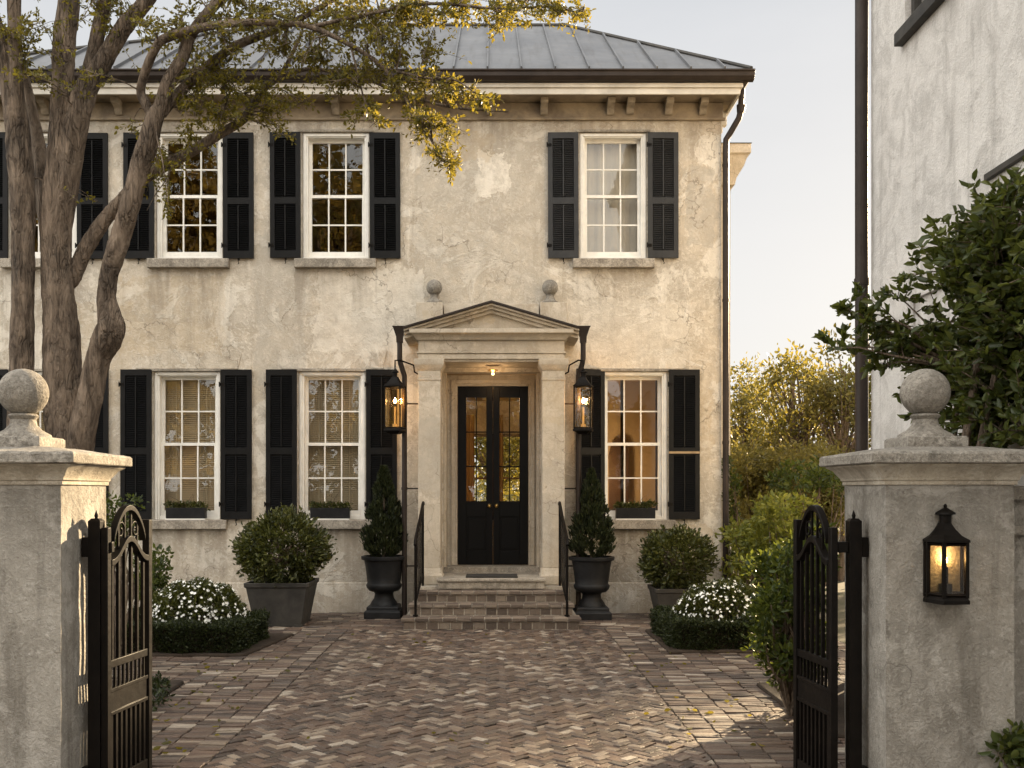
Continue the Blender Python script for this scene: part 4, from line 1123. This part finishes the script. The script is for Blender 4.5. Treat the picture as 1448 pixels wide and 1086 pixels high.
def planter(x, y, w, h, label):
    t = thing('planter', label, 'planter', (x,y,0), 0, 'square lead planters'); a = w/2
    m = MB(); m.square([(a*.74,0.0),(a*.75,.03),(a*.96,h-.06),(a,h-.058),(a*1.02,h),(a*.93,h),(a*.92,h-.06)], (x,y,0)); m.build('tub', M_LEAD, t, bevel=.008)
    m = MB()
    for sx in (-1,1):
        for sy in (-1,1): m.square([(.05,0),(.05,.028)], (x+sx*a*.66,y+sy*a*.66,-.0))
    m.build('foot', M_LEAD, t)
    m = MB(); m.square([(a*.91,h-.05),(a*.91,h-.035)], (x,y,0)); m.build('soil', M_SOIL, t)
    return t
def topiary(x, y, zc, rx, rz, label, n=11500):
    t = thing('topiary_ball', label, 'topiary', (x,y,zc-rz), 0, 'round topiary bushes in planters')
    m = MB(); m.tube([(x,y,zc-rz*1.05),(x,y,zc)], .03, 8)
    # clumped sprigs
    ns = 420; d0 = RNG.normal(size=(ns,3)); d0 /= np.linalg.norm(d0, axis=1, keepdims=True); rs_ = 1+.075*RNG.normal(size=(ns,1))+.05*np.sin(d0[:,0:1]*5+d0[:,2:3]*4+x)
    for q in range(0, ns, 6): m.tube([(x,y,zc-.2*rz), Vector((x,y,zc))+Vector(d0[q]*rs_[q]*np.array([rx,rx,rz])*.95)], [.008,.003], 4)
    m.build('stem', M_BARK, t, True)
    k = RNG.integers(0, ns, n); dep = RNG.random((n,1))
    P = d0[k]*(rs_[k]-.30*dep**1.6)*np.array([rx,rx,rz])+RNG.normal(0,.035,(n,3))+np.array([x,y,zc])
    keep = P[:,2] > zc-rz*.86; P = P[keep]; dd = d0[k][keep]
    D = dd+RNG.normal(0,.55,(len(P),3))+np.array([0,0,.35])
    foliage('foliage', P, D, .052, L_BOX, t, .55)
    return t
PL1 = (-2.72, -1.20); PL2 = (2.45, -.78)
planter(*PL1, .80, .56, 'dark grey tapered planter with a round bush, between the two blind windows')
planter(*PL2, .66, .44, 'dark grey tapered planter with a round bush, below the glowing window')
topiary(*PL1, .945, .53, .47, 'large round clipped bush in the planter below the blind windows')
topiary(*PL2, .79, .445, .385, 'smaller round clipped bush in the planter right of the steps', 7500)

def hedge(name, label, segs, h, group):
    t = thing(name, label, 'hedge', ((segs[0][0]+segs[0][1])/2, (segs[0][2]+segs[0][3])/2, 0), 0, group)
    m = MB(); PP = []; DD = []
    for (x0,x1,y0,y1) in segs:
        m.box(x0+.05, x1-.05, y0+.05, y1-.05, .0, h-.05)
        L = [((x1-x0)*(y1-y0), 'top'), ((x1-x0)*h, 'f'), ((x1-x0)*h, 'b'), ((y1-y0)*h, 'l'), ((y1-y0)*h, 'r')]
        for ar, kd in L:
            n = int(ar*14000); u = RNG.random(n); v = RNG.random(n)
            j = RNG.normal(0,.018,n)
            if kd == 'top': p = np.stack([x0+u*(x1-x0), y0+v*(y1-y0), h-.02+j], 1); dn = (0,0,1)
            elif kd == 'f': p = np.stack([x0+u*(x1-x0), y0+.02+j, v*h], 1); dn = (0,-1,.4)
            elif kd == 'b': p = np.stack([x0+u*(x1-x0), y1-.02+j, v*h], 1); dn = (0,1,.4)
            elif kd == 'l': p = np.stack([x0+.02+j, y0+u*(y1-y0), v*h], 1); dn = (-1,0,.4)
            else: p = np.stack([x1-.02+j, y0+u*(y1-y0), v*h], 1); dn = (1,0,.4)
            # soft lumps
            p += np.array(dn)*(.022*np.sin(p[:,0]*9+p[:,1]*7)+.018*np.sin(p[:,1]*17+p[:,0]*13+p[:,2]*11))[:,None]
            PP.append(p); DD.append(np.array(dn)+RNG.normal(0,.7,(n,3)))
    m.build('stem', M_SOIL, t)
    foliage('foliage', np.concatenate(PP), np.concatenate(DD), .025, L_HEDGE, t, .6)
    return t
hedge('box_hedge', 'low clipped box hedge around the white flowers by the left gate', [(-4.2,-2.66,-3.72,-3.40),(-2.94,-2.62,-3.399,-2.55),(-4.2,-2.941,-2.62,-2.32)], .31, 'low box hedges')
hedge('box_hedge', 'low clipped box hedge around the white flowers by the right planter', [(1.95,3.0,-3.50,-3.20),(1.93,2.22,-3.199,-2.2),(2.221,3.0,-2.5,-2.22)], .31, 'low box hedges')
def flowers(x, y, zc, rx, ry, rz, label):
    t = thing('flower_mound', label, 'flowers', (x,y,.03), 0, 'white flower mounds')
    m = MB(); 
    for q in range(40):
        a = random.random()*6.28; r = random.random()**.5; m.tube([(x+.1*math.cos(a),y+.1*math.sin(a),.0),(x+rx*r*.8*math.cos(a),y+ry*r*.8*math.sin(a),zc+rz*math.sqrt(max(0,1-r*r))*.85)], [.006,.003], 4)
    m.build('stem', M_BARK, t, True)
    n = 6500; d = RNG.normal(size=(n,3)); d /= np.linalg.norm(d, axis=1, keepdims=True); d[:,2] = np.abs(d[:,2])
    r = (.72+.28*RNG.random((n,1))**.5)*(1+.07*np.sin(d[:,0:1]*11+d[:,1:2]*9))
    P = np.array([x,y,zc])+d*r*np.array([rx,ry,rz]); P[:,2] -= .12*RNG.random(n)*(d[:,2] < .3)
    foliage('foliage', P, d+RNG.normal(0,.6,(n,3))+np.array([0,0,.2]), .05, L_FLW, t, .45)
    # blossoms: five petal discs
    m = MB(); nf_ = 620
    for q in range(nf_):
        dd = Vector(RNG.normal(size=3)); dd.z = abs(dd.z)*1.0; dd.normalize()
        k = 1+.07*math.sin(dd.x*11+dd.y*9)
        c = Vector((x+dd.x*rx*k*1.03, y+dd.y*ry*k*1.03, zc+dd.z*rz*k*1.04))
        nn = (dd+Vector(RNG.normal(size=3))*.35).normalized(); a = nn.orthogonal().normalized(); b = nn.cross(a); s_ = random.uniform(.010,.020)
        ring = []
        for k2 in range(10):
            an = k2*math.pi/5; rr = s_*(1.25 if k2 % 2 == 0 else .7); ring.append(c+(a*math.cos(an)+b*math.sin(an))*rr+nn*(.006 if k2 % 2 == 0 else 0))
        m.add([c]+ring, [(0, 1+i, 1+(i+1)%10) for i in range(10)])
    m.build('blossom', M_FLOWER, t)
    return t
flowers(-3.30, -3.02, .24, .56, .45, .46, 'dome of small white flowers inside the hedge by the left gate')
flowers(2.62, -2.86, .22, .57, .47, .46, 'dome of small white flowers inside the hedge by the right planter')
# window boxes
for c, lab in ((264.5, 'black window box with low greenery on the sill behind the left gate'), (467.5, 'black window box with low greenery on the sill left of the porch'), (898, 'black window box with low greenery on the glowing window sill')):
    x = px(c); t = thing('window_box', lab, 'window box', (x, -.03, LZ0), 0, 'black window boxes')
    m = MB(); m.prism([(-.085,LZ0+.02),(.022,LZ0+.02),(.026,LZ0+.17),(-.095,LZ0+.17)], 'x', x-.275, x+.275); m.build('box', M_URN, t, bevel=.006)
    m = MB(); m.box(x-.28, x+.28, -.10, .027, LZ0+.0, LZ0+.019); m.build('tray', M_WHITE, t)
    t2 = thing('window_plant', lab.replace('black window box with low greenery', 'small leafy green plants in the black box'), 'plant', (x,-.035,LZ0+.15), 0, 'plants in the window boxes')
    cs = [(x-.22+.11*k, -.035, LZ0+.19+random.uniform(-.01,.02), .075, .05, .05) for k in range(5)]
    m = MB(); twigs_to(m, (x,-.035,LZ0+.12), cs, .004); m.build('stem', M_BARK, t2)
    p, d = clumps(cs, 42000, .2, .5); foliage('foliage', p, d, .04, L_BOX, t2, .5)

# ================================================================== THE BIG TREE
TD = 9.0
tree_b = at(95, 0, TD); tb = Vector((tree_b.x, tree_b.y, 0))
BT = thing('multi_stem_tree', 'old many stemmed tree with sparse olive leaves behind the left gate pier', 'tree', tuple(tb))
stems = [  # (px,py,d,width px)
 [(99,960,9.0,92),(98,760,9.0,76),(96,640,9.0,68),(90,540,9.0,60),(85,460,9.0,55),(80,380,9.0,48),(81,300,9.0,47),(85,240,9.0,45),(88,180,9.0,40),(89,110,9.0,34),(90,60,9.0,34),(97,0,9.0,31),(100,-90,9.0,26),(92,-200,9.0,14)],
 [(30,960,8.9,54),(29,640,8.9,42),(30,530,8.9,36),(32,450,8.9,35),(33,370,8.9,34),(32,300,8.9,37),(29,240,8.9,38),(22,160,8.9,36),(8,90,8.9,31),(-10,30,8.9,26),(-40,-60,8.9,20)],
 [(30,250,8.9,14),(26,180,8.87,21),(22,90,8.85,22),(20,0,8.85,21),(24,-110,8.85,14)],
 [(86,440,9.1,22),(78,380,9.2,30),(66,295,9.2,30),(56,215,9.2,22),(44,150,9.2,16),(36,110,9.2,12)],
 [(88,330,9.0,26),(96,255,8.97,36),(107,180,8.95,38),(116,140,8.95,37),(130,108,8.95,31),(147,85,8.95,28),(177,37,8.95,25),(208,0,8.95,22),(250,-60,8.95,14)],
 [(112,160,8.95,14),(124,120,8.95,24),(131,81,8.95,22),(140,40,8.95,21),(148,0,8.95,20),(162,-80,8.95,13)],
 [(99,740,9.0,40),(106,670,8.95,44),(116,612,8.9,43),(126,566,8.9,41),(139,507,8.9,40),(149,482,8.87,46),(156,462,8.85,44),(153,440,8.85,34),(150,420,8.85,31),(154,388,8.82,30),(163,358,8.8,31),(172,330,8.8,30),(182,295,8.75,30),(196,245,8.75,30),(208,205,8.7,30),(219,165,8.7,28),(226,150,8.7,22),(240,112,8.7,21),(258,81,8.7,20),(273,44,8.7,18),(310,0,8.65,15),(350,-50,8.6,8)],
 [(219,172,8.7,12),(206,147,8.7,16),(199,129,8.7,14),(206,100,8.65,14),(221,66,8.6,14),(236,53,8.6,15),(290,38,8.6,13),(345,32,8.55,12),(400,33,8.5,10),(436,37,8.5,9),(487,59,8.45,8),(539,92,8.4,7),(561,122,8.4,6),(598,177,8.35,5),(627,228,8.3,3)],
 [(228,160,8.75,19),(245,140,8.8,18),(287,99,8.85,16),(331,66,8.9,14),(375,48,8.9,13),(414,31,8.95,11),(462,5,9.0,8),(520,-30,9.0,5)],
 [(96,400,9.1,26),(104,390,9.1,26),(122,350,9.1,25),(145,315,9.1,24),(169,287,9.1,22),(206,250,9.1,20),(265,217,9.15,17),(310,190,9.2,15),(343,169,9.2,14),(360,145,9.25,12),(377,122,9.25,10),(399,103,9.3,8),(428,44,9.3,4)],
 [(392,108,9.3,7),(420,100,9.3,7),(450,98,9.3,6),(513,110,9.3,5.5),(561,129,9.25,5),(635,151,9.2,4),(719,158,9.2,2)],
 [(440,38,8.5,7),(520,20,8.5,6),(610,5,8.5,5),(700,12,8.5,4),(780,10,8.5,3),(830,22,8.5,2)],
 [(540,95,8.4,5),(600,110,8.35,4),(640,112,8.3,3),(670,130,8.3,2)],
 [(300,195,9.2,5),(316,175,9.2,4),(318,150,9.2,3),(330,120,9.2,2)],
 [(495,62,8.45,4),(505,100,8.45,3),(515,140,8.45,3),(528,165,8.45,2)],
]
mb = MB(); nodes = []
def smoothline(pl, k=4):
    P = [(at(a,b,d), w_*.88*d/F/2) for a,b,d,w_ in pl]; out = []
    for i in range(len(P)-1):
        p0 = P[max(i-1,0)]; p1 = P[i]; p2 = P[i+1]; p3 = P[min(i+2,len(P)-1)]
        for j in range(k):
            t = j/k
            q = .5*((2*p1[0])+(p2[0]-p0[0])*t+(2*p0[0]-5*p1[0]+4*p2[0]-p3[0])*t*t+(3*p1[0]-p0[0]-3*p2[0]+p3[0])*t**3)
            out.append((q, p1[1]+(p2[1]-p1[1])*t))
    out.append(P[-1]); return out
for i, pl in enumerate(stems):
    sl_ = smoothline(pl, 12 if pl[0][3] > 20 or pl[2][3] > 20 else 5)
    big_ = max(r for p, r in sl_) > .055
    mb.tube([p for p, r in sl_], [r for p, r in sl_], 40 if big_ else 10, .17 if big_ else .10)
    for p, r in sl_:
        if r < .05: nodes.append(p)
nodes = np.array([tuple(p) for p in nodes])
# leaf clusters (px,py,d, rx px, ry px, twigs)
CL = [(60,30,8.8,70,45,10),(40,95,8.8,40,25,6),(15,60,8.8,30,50,6),(150,20,8.9,60,40,10),(230,30,8.7,60,40,10),(320,20,8.7,70,35,16),(400,20,8.7,70,35,20),(470,25,8.7,70,40,22),(540,30,8.6,60,40,20),(600,25,8.5,60,30,18),
      (660,20,8.5,60,22,15),(720,14,8.5,50,22,13),(775,10,8.5,40,22,11),(815,18,8.5,25,22,6),
      (270,90,8.8,50,35,10),(260,140,8.9,50,30,9),(330,110,9.0,50,40,12),(380,80,9.0,50,40,13),(440,80,8.9,50,40,14),(500,95,8.6,50,40,15),(550,80,8.5,40,35,10),(560,125,8.5,45,28,13),(610,120,8.5,45,28,12),
      (650,135,8.6,40,25,9),(690,150,8.9,30,15,6),(600,175,8.4,32,25,9),(625,205,8.35,28,25,7),(640,235,8.3,22,14,4),(580,160,8.4,30,20,6),
      (300,170,9.1,40,30,7),(350,165,9.1,40,25,7),(395,150,9.2,35,30,8),(410,190,9.1,25,12,3),(270,200,9.0,40,30,6),(240,240,8.9,30,30,5),(225,290,8.9,25,35,4),(510,160,8.5,25,22,6),(530,175,8.5,18,14,3),(440,140,9.0,40,25,6),
      (215,215,8.9,18,18,2),(185,180,8.8,18,15,1),(145,285,8.9,12,10,1),(480,120,8.8,50,20,7),(320,60,8.8,50,30,8),(110,110,8.8,30,30,3)]
# crown above the frame
CL += [(x, y, 8.9, 90, 60, 16) for x in (-60, 60, 180, 300, 420, 540, 660) for y in (-70, -170)]+[(x, -270, 9.2, 90, 60, 10) for x in (0,140,280,420)]
CL += [(-60,40,8.9,60,60,12),(620,60,8.5,50,28,8),(560,50,8.5,50,30,9),(480,40,8.7,60,35,9),(690,40,8.5,40,22,5),(300,120,8.9,60,45,8),(380,130,9.1,45,35,8),(250,60,8.8,60,40,8),(170,60,8.9,40,40,6),(640,180,8.35,30,25,5)]
LP = []; LD = []
for (a,b,d,rx,ry,n) in CL:
    mains = []
    for _ in range(max(2, n//4)):
        an = random.random()*6.283; rr = .75*random.random()**.5
        e = at(a+rx*rr*math.cos(an), b+ry*rr*math.sin(an), d+random.gauss(0,.3))
        dist = np.linalg.norm(nodes-np.array(e), axis=1); s0 = Vector(nodes[int(dist.argmin())])
        if (e-s0).length > .9 and b < -40: s0 = e+(s0-e).normalized()*.9
        mid = s0.lerp(e,.5)+Vector((random.gauss(0,.05), random.gauss(0,.05), random.uniform(.0,.08)))
        tw = [s0, s0.lerp(mid,.5)+Vector((random.gauss(0,.02),0,.015)), mid, mid.lerp(e,.5)+Vector((0,0,.02)), e]
        mb.tube(tw, [.0075,.006,.005,.0038,.002], 4); mains.append(tw)
    for _ in range(int(n*3.0)):
        tw = random.choice(mains); u = .25+.75*random.random(); i_ = min(3, int(u*4)); p = tw[i_].lerp(tw[i_+1], u*4-i_)
        an = random.random()*6.283; rr = 1.15*random.random()**.5
        e = at(a+rx*rr*math.cos(an), b+ry*rr*math.sin(an), d+random.gauss(0,.3))
        v = (e-p); L = min(v.length, random.uniform(.18,.55)); e = p+v.normalized()*L+Vector((0,0,random.gauss(-.02,.03)))
        mid = p.lerp(e,.5)+Vector((random.gauss(0,.012),random.gauss(0,.012),.015))
        mb.tube([p, mid, e], [.003,.0024,.001], 3)
        for q in range(random.randint(10, 20)):
            f = .2+.85*random.random(); c = p.lerp(mid, f*2) if f < .5 else mid.lerp(e, f*2-1)
            off = Vector(RNG.normal(size=3)).normalized()
            LP.append(tuple(c+off*.008)); LD.append(tuple(v.normalized()*.7+off*.8+Vector((0,0,random.uniform(-.3,.3)))))
mb.build('trunk', M_BARK, BT, True)
foliage('crown', LP, LD, .038, L_TREE, BT, .5)

# ================================================================== RIGHT SHRUB BY PIER
RS_b = Vector((2.72, -7.55, 0))
SH = thing('camellia_tree', 'tall glossy dark green shrub leaning over the lantern pier', 'shrub', tuple(RS_b))
mb = MB(); LP = []; LD = []
branches = [ # end px,py,d , control
 (1425,260,6.6),(1400,300,6.8),(1440,330,6.5),(1370,360,6.7),(1330,350,7.0),(1290,390,7.0),(1255,410,7.0),(1215,440,6.9),(1182,430,6.8),(1175,490,6.9),(1240,470,7.0),(1250,520,6.9),(1270,560,6.8),(1285,590,6.7),(1320,440,6.9),(1360,430,6.6),(1400,400,6.5),(1440,420,6.4),
 (1340,500,7.0),(1380,480,6.7),(1420,480,6.5),(1445,520,6.4),(1390,540,6.6),(1420,580,6.5),(1445,610,6.4),(1385,600,6.7),(1360,560,6.9),(1310,520,7.1),(1300,470,7.1),(1470,300,6.5),(1500,380,6.4),(1500,480,6.5),(1510,580,6.5),(1480,640,6.5),(1400,650,7.0),(1350,640,7.1),(1410,350,6.9),(1385,320,6.9),(1350,400,7.1),(1440,380,7),(1395,590,6.3),(1425,620,6.2),(1440,560,6.1),(1435,430,6.0),(1445,350,6.0),(1430,300,6.1),(1415,540,6.2),(1375,620,6.5),(1445,480,6.0),(1410,385,6.2),(1190,445,7.0),(1172,495,7.0),(1410,440,7.1),(1440,460,7.1),(1400,510,7.1),(1430,545,7.0),(1375,445,7.1)]
hub = [at(1390,560,6.5), at(1360,520,6.7), at(1420,470,6.2), at(1400,400,6.3)]
for h_ in hub: mb.tube([RS_b+Vector((random.gauss(0,.05),random.gauss(0,.05),-.05)), RS_b.lerp(h_,.5)+Vector((.03,0,.0)), h_], [.04,.032,.02], 8, .1)
def inwall(q): return Vector((min(q.x, NX-.07-random.random()*.05), q.y, q.z))
for (a,b,d) in branches:
    d = min(d, (NX-.25)*F/(a-VX)); e = inwall(at(a,b,d)); s = min(hub, key=lambda q: (q-e).length)
    mid = s.lerp(e,.5)+Vector((random.gauss(0,.06),random.gauss(0,.08),random.uniform(.0,.10)))
    tw = [s, s.lerp(mid,.5), mid, mid.lerp(e,.5)+Vector((0,0,.02)), e]
    mb.tube(tw, [.012,.010,.008,.005,.002], 5)
    inner = a > 1290
    nsub = 12 if inner else 5
    for q in range(nsub):
        u = .35+.65*random.random(); i_ = min(3,int(u*4)); p = tw[i_].lerp(tw[i_+1], u*4-i_)
        spread = .17 if inner else .075
        q2 = inwall(p+Vector((random.gauss(0,spread),random.gauss(0,spread),random.gauss(.05,spread))))
        mb.tube([p, p.lerp(q2,.5)+Vector((0,0,.02)), q2], [.004,.003,.0015], 4)
        for r_ in range(14):
            f = .25+.85*random.random(); pp = p.lerp(q2,f)
            LP.append(tuple(pp)); LD.append(tuple((q2-p).normalized()*.5+Vector((random.gauss(0,.7),random.gauss(0,.7),random.gauss(.1,.5)))))
    for r_ in range(8):
        f = random.random(); pp = tw[3].lerp(tw[4], f); LP.append(tuple(pp)); LD.append(tuple((tw[4]-tw[3]).normalized()*.6+Vector((random.gauss(0,.6),random.gauss(0,.6),random.gauss(.1,.5)))))
mb.build('stem', M_BARK, SH, True)
foliage('foliage', LP, LD, .070, L_DARK, SH, .5, .3, .35, curl=.12)
# small leafy plant at the far right wall foot
b = at(1455, 1100, 5.25); b.z = 0
cs = [(*at(1440+random.uniform(-22,40), 1062+random.uniform(-20,40), 5.25), .06,.06,.05) for _ in range(9)]
bush('leafy_plant', 'small dark leafy plant at the foot of the wall, right of the lantern pier', tuple(b), cs, 9000, L_DARK, .06, 'plant', None, .55, .005)

# ================================================================== GARDEN SHRUBS AND TREES
# shrub beside the right gate
c0 = at(1118, 850, 7.6)
cs = []
for _ in range(52):
    a = 1150-80*random.random()**1.5; bq = random.uniform(755,965); cs.append((*at(a+ (10 if bq < 800 or bq > 900 else 0), bq, 7.6+random.gauss(0,.22)), .115,.115,.11))
bush('garden_shrub', 'bright green leafy shrub growing beside the right iron gate', (c0.x, c0.y, 0), cs, 9000, L_MID, .06, group=None, aspect=.42)
# low shrubs behind left gate
cs = [(*at(random.uniform(196,230), random.uniform(785,850), 11.5+random.gauss(0,.2)), .12,.12,.11) for _ in range(16)]
c0 = at(210, 800, 11.6); bush('garden_shrub', 'small green shrub behind the left gate, behind the white flowers', (c0.x,c0.y,0), cs, 7000, L_MID, .055)
cs = [(*at(random.uniform(140,190), random.uniform(700,780), 9.8+random.gauss(0,.2)), .10,.10,.10) for _ in range(18)]
c0 = at(165, 760, 9.8); bush('garden_shrub', 'airy green shrub between the left pier and the iron gate', (c0.x,c0.y,0), cs, 5200, L_MID, .05)
cs = [(*at(random.uniform(190,228), random.uniform(968,1015), 8.2+random.gauss(0,.15)), .09,.09,.08) for _ in range(12)]
c0 = at(205, 990, 8.2); bush('low_shrub', 'low dark green clipped plant at the foot of the left gate', (c0.x,c0.y,0), cs, 11000, L_HEDGE, .04)
# creeper on house corner
cs = [(*at(random.uniform(1028,1044), y_, 15.3), .09,.09,.10) for y_ in np.linspace(655,840,16)]
c0 = at(1036, 700, 15.3); bush('creeper', 'narrow green creeper climbing the far house corner', (c0.x,c0.y,0), cs, 7000, L_MID, .06, 'climbing plant')
# bushes behind
def hedge_bush(x0,x1,y0,y1,d,n,r,mat,leaf,label,name='garden_bush',per=2600,group='garden bushes behind the house corner'):
    cs = [(*at(random.uniform(x0,x1), random.uniform(y0,y1), d+random.gauss(0,.35)), r,r,r*.85) for _ in range(n)]
    c = at((x0+x1)/2, 0, d); return bush(name, label, (c.x,c.y,0), cs, per, mat, leaf, 'shrub', group)
hedge_bush(1036,1100,745,835,13.6,30,.20,L_LIME,.075,'yellow green bush with pale sprays beside the house corner')
hedge_bush(1085,1150,715,800,12.6,24,.20,L_LIME,.075,'sunlit golden bush above the right iron gate')
hedge_bush(1035,1120,640,750,19.5,40,.42,L_OLIVE,.085,'dull olive bush standing under the tall garden tree', per=1700)
hedge_bush(1110,1205,640,740,18.0,34,.34,L_OLIVE,.085,'mid green bush between the pier cap and the olive bush', per=1900)
hedge_bush(1100,1215,658,690,15.0,18,.20,L_MID,.08,'dark leafy bough mass left of the lantern pier cap', per=1900)
def gtree(a, y0, y1, half, d, ncl, cr, per, mat, leaf, label, r0=.13, stems=1, nm='garden_tree'):
    c = at(a, (y0+y1)/2, d); rz_ = (y1-y0)/2*d/F; rx_ = half*d/F
    return tree(nm, label, (c.x+random.uniform(-.1,.1), c.y, 0), 0, tuple(c), (rx_, rx_, rz_), ncl, cr, per, mat, leaf, 'garden trees behind the house', 'tree', r0, .5, stems)
gtree(1128, 478, 690, 64, 20.5, 52, .36, 640, L_GOLD, .10, 'tall loose golden leaved tree nearest the house corner', .12, 2)
gtree(1195, 470, 690, 50, 19.5, 44, .38, 760, L_OLIVE, .10, 'golden leaved tree partly behind the brown downspout', .12)
gtree(1060, 520, 720, 38, 23.0, 38, .42, 900, L_OLIVE, .10, 'olive toned tree against the pale corner of the house', .12)
gtree(1340, 372, 720, 116, 21.5, 120, .6, 520, L_MID, .13, 'broad green tree hidden behind the white neighbour house', .16)
# behind the house seen through the hall
gtree(700, 560, 700, 70, 25.0, 40, .5, 700, L_GOLD, .12, 'sunlit tree seen through the hall beyond the doors', .14)
# far wood
cs = []
for _ in range(120): 
    x = random.uniform(-2, 40); cs.append((x, 26+random.uniform(-2,6), random.uniform(.5,3.6), 1.1,1.1,1.0))
p, d = clumps(cs, 160, .3, .3)
fw = foliage('far_wood', p, d, .25, L_OLIVE, None, .6, org=(20,28,0)); tag(fw, 'band of far trees beyond the garden', kind='stuff')

# a few fallen leaves
pp = []; dd_ = []
for _ in range(150):
    k = random.random()
    if k < .45: x, y = random.uniform(-3.0,-1.9), random.uniform(-8.4,-3.9)
    elif k < .75: x, y = random.uniform(1.3,2.2), random.uniform(-7.5,-3.6)
    else: x, y = random.uniform(-2.5,2.5), random.uniform(-8.5,-1.9)
    a = random.random()*6.283; pp.append((x,y,.012)); dd_.append((math.cos(a),math.sin(a),random.uniform(-.05,.25)))
fl = foliage('fallen_leaves', pp, dd_, .05, L_TREE, None, .5, org=(0,-5,0)); tag(fl, 'few fallen leaves lying on the brick paving', kind='stuff')

# street trees across the road (seen in the window panes)
cs = []; mb = MB()
for (x, y, h) in ((-20,-30,20),(-13,-28,22),(-6.5,-29,21),(-1.5,-30,10),(5,-31,6.5),(13,-30,8)):
    mb.tube([(x,y,-.1),(x+.2,y,h*.35),(x+.1,y,h*.7)], [.4,.3,.12], 10, .1)
    cs += crown_clumps((x,y,h*.54), (3.8,3.0,h*.46), int(2.9*h), 1.5)
for x in np.linspace(-24, 9, 26): cs.append((x, -27.5+random.uniform(-.5,.5), random.uniform(1.5,3.4), 1.6, 1.2, random.uniform(2.2,3.0)))
p, d = clumps(cs, 85, .4, .2)
st = foliage('street_trees', p, d, .38, L_STREET, None, .6, org=(0,-29,0)); tag(st, 'row of trees across the street', kind='stuff')
o = mb.build('trunks', M_BARK, None, True); o.parent = st; o.matrix_parent_inverse = Matrix.Translation(st.location).inverted()
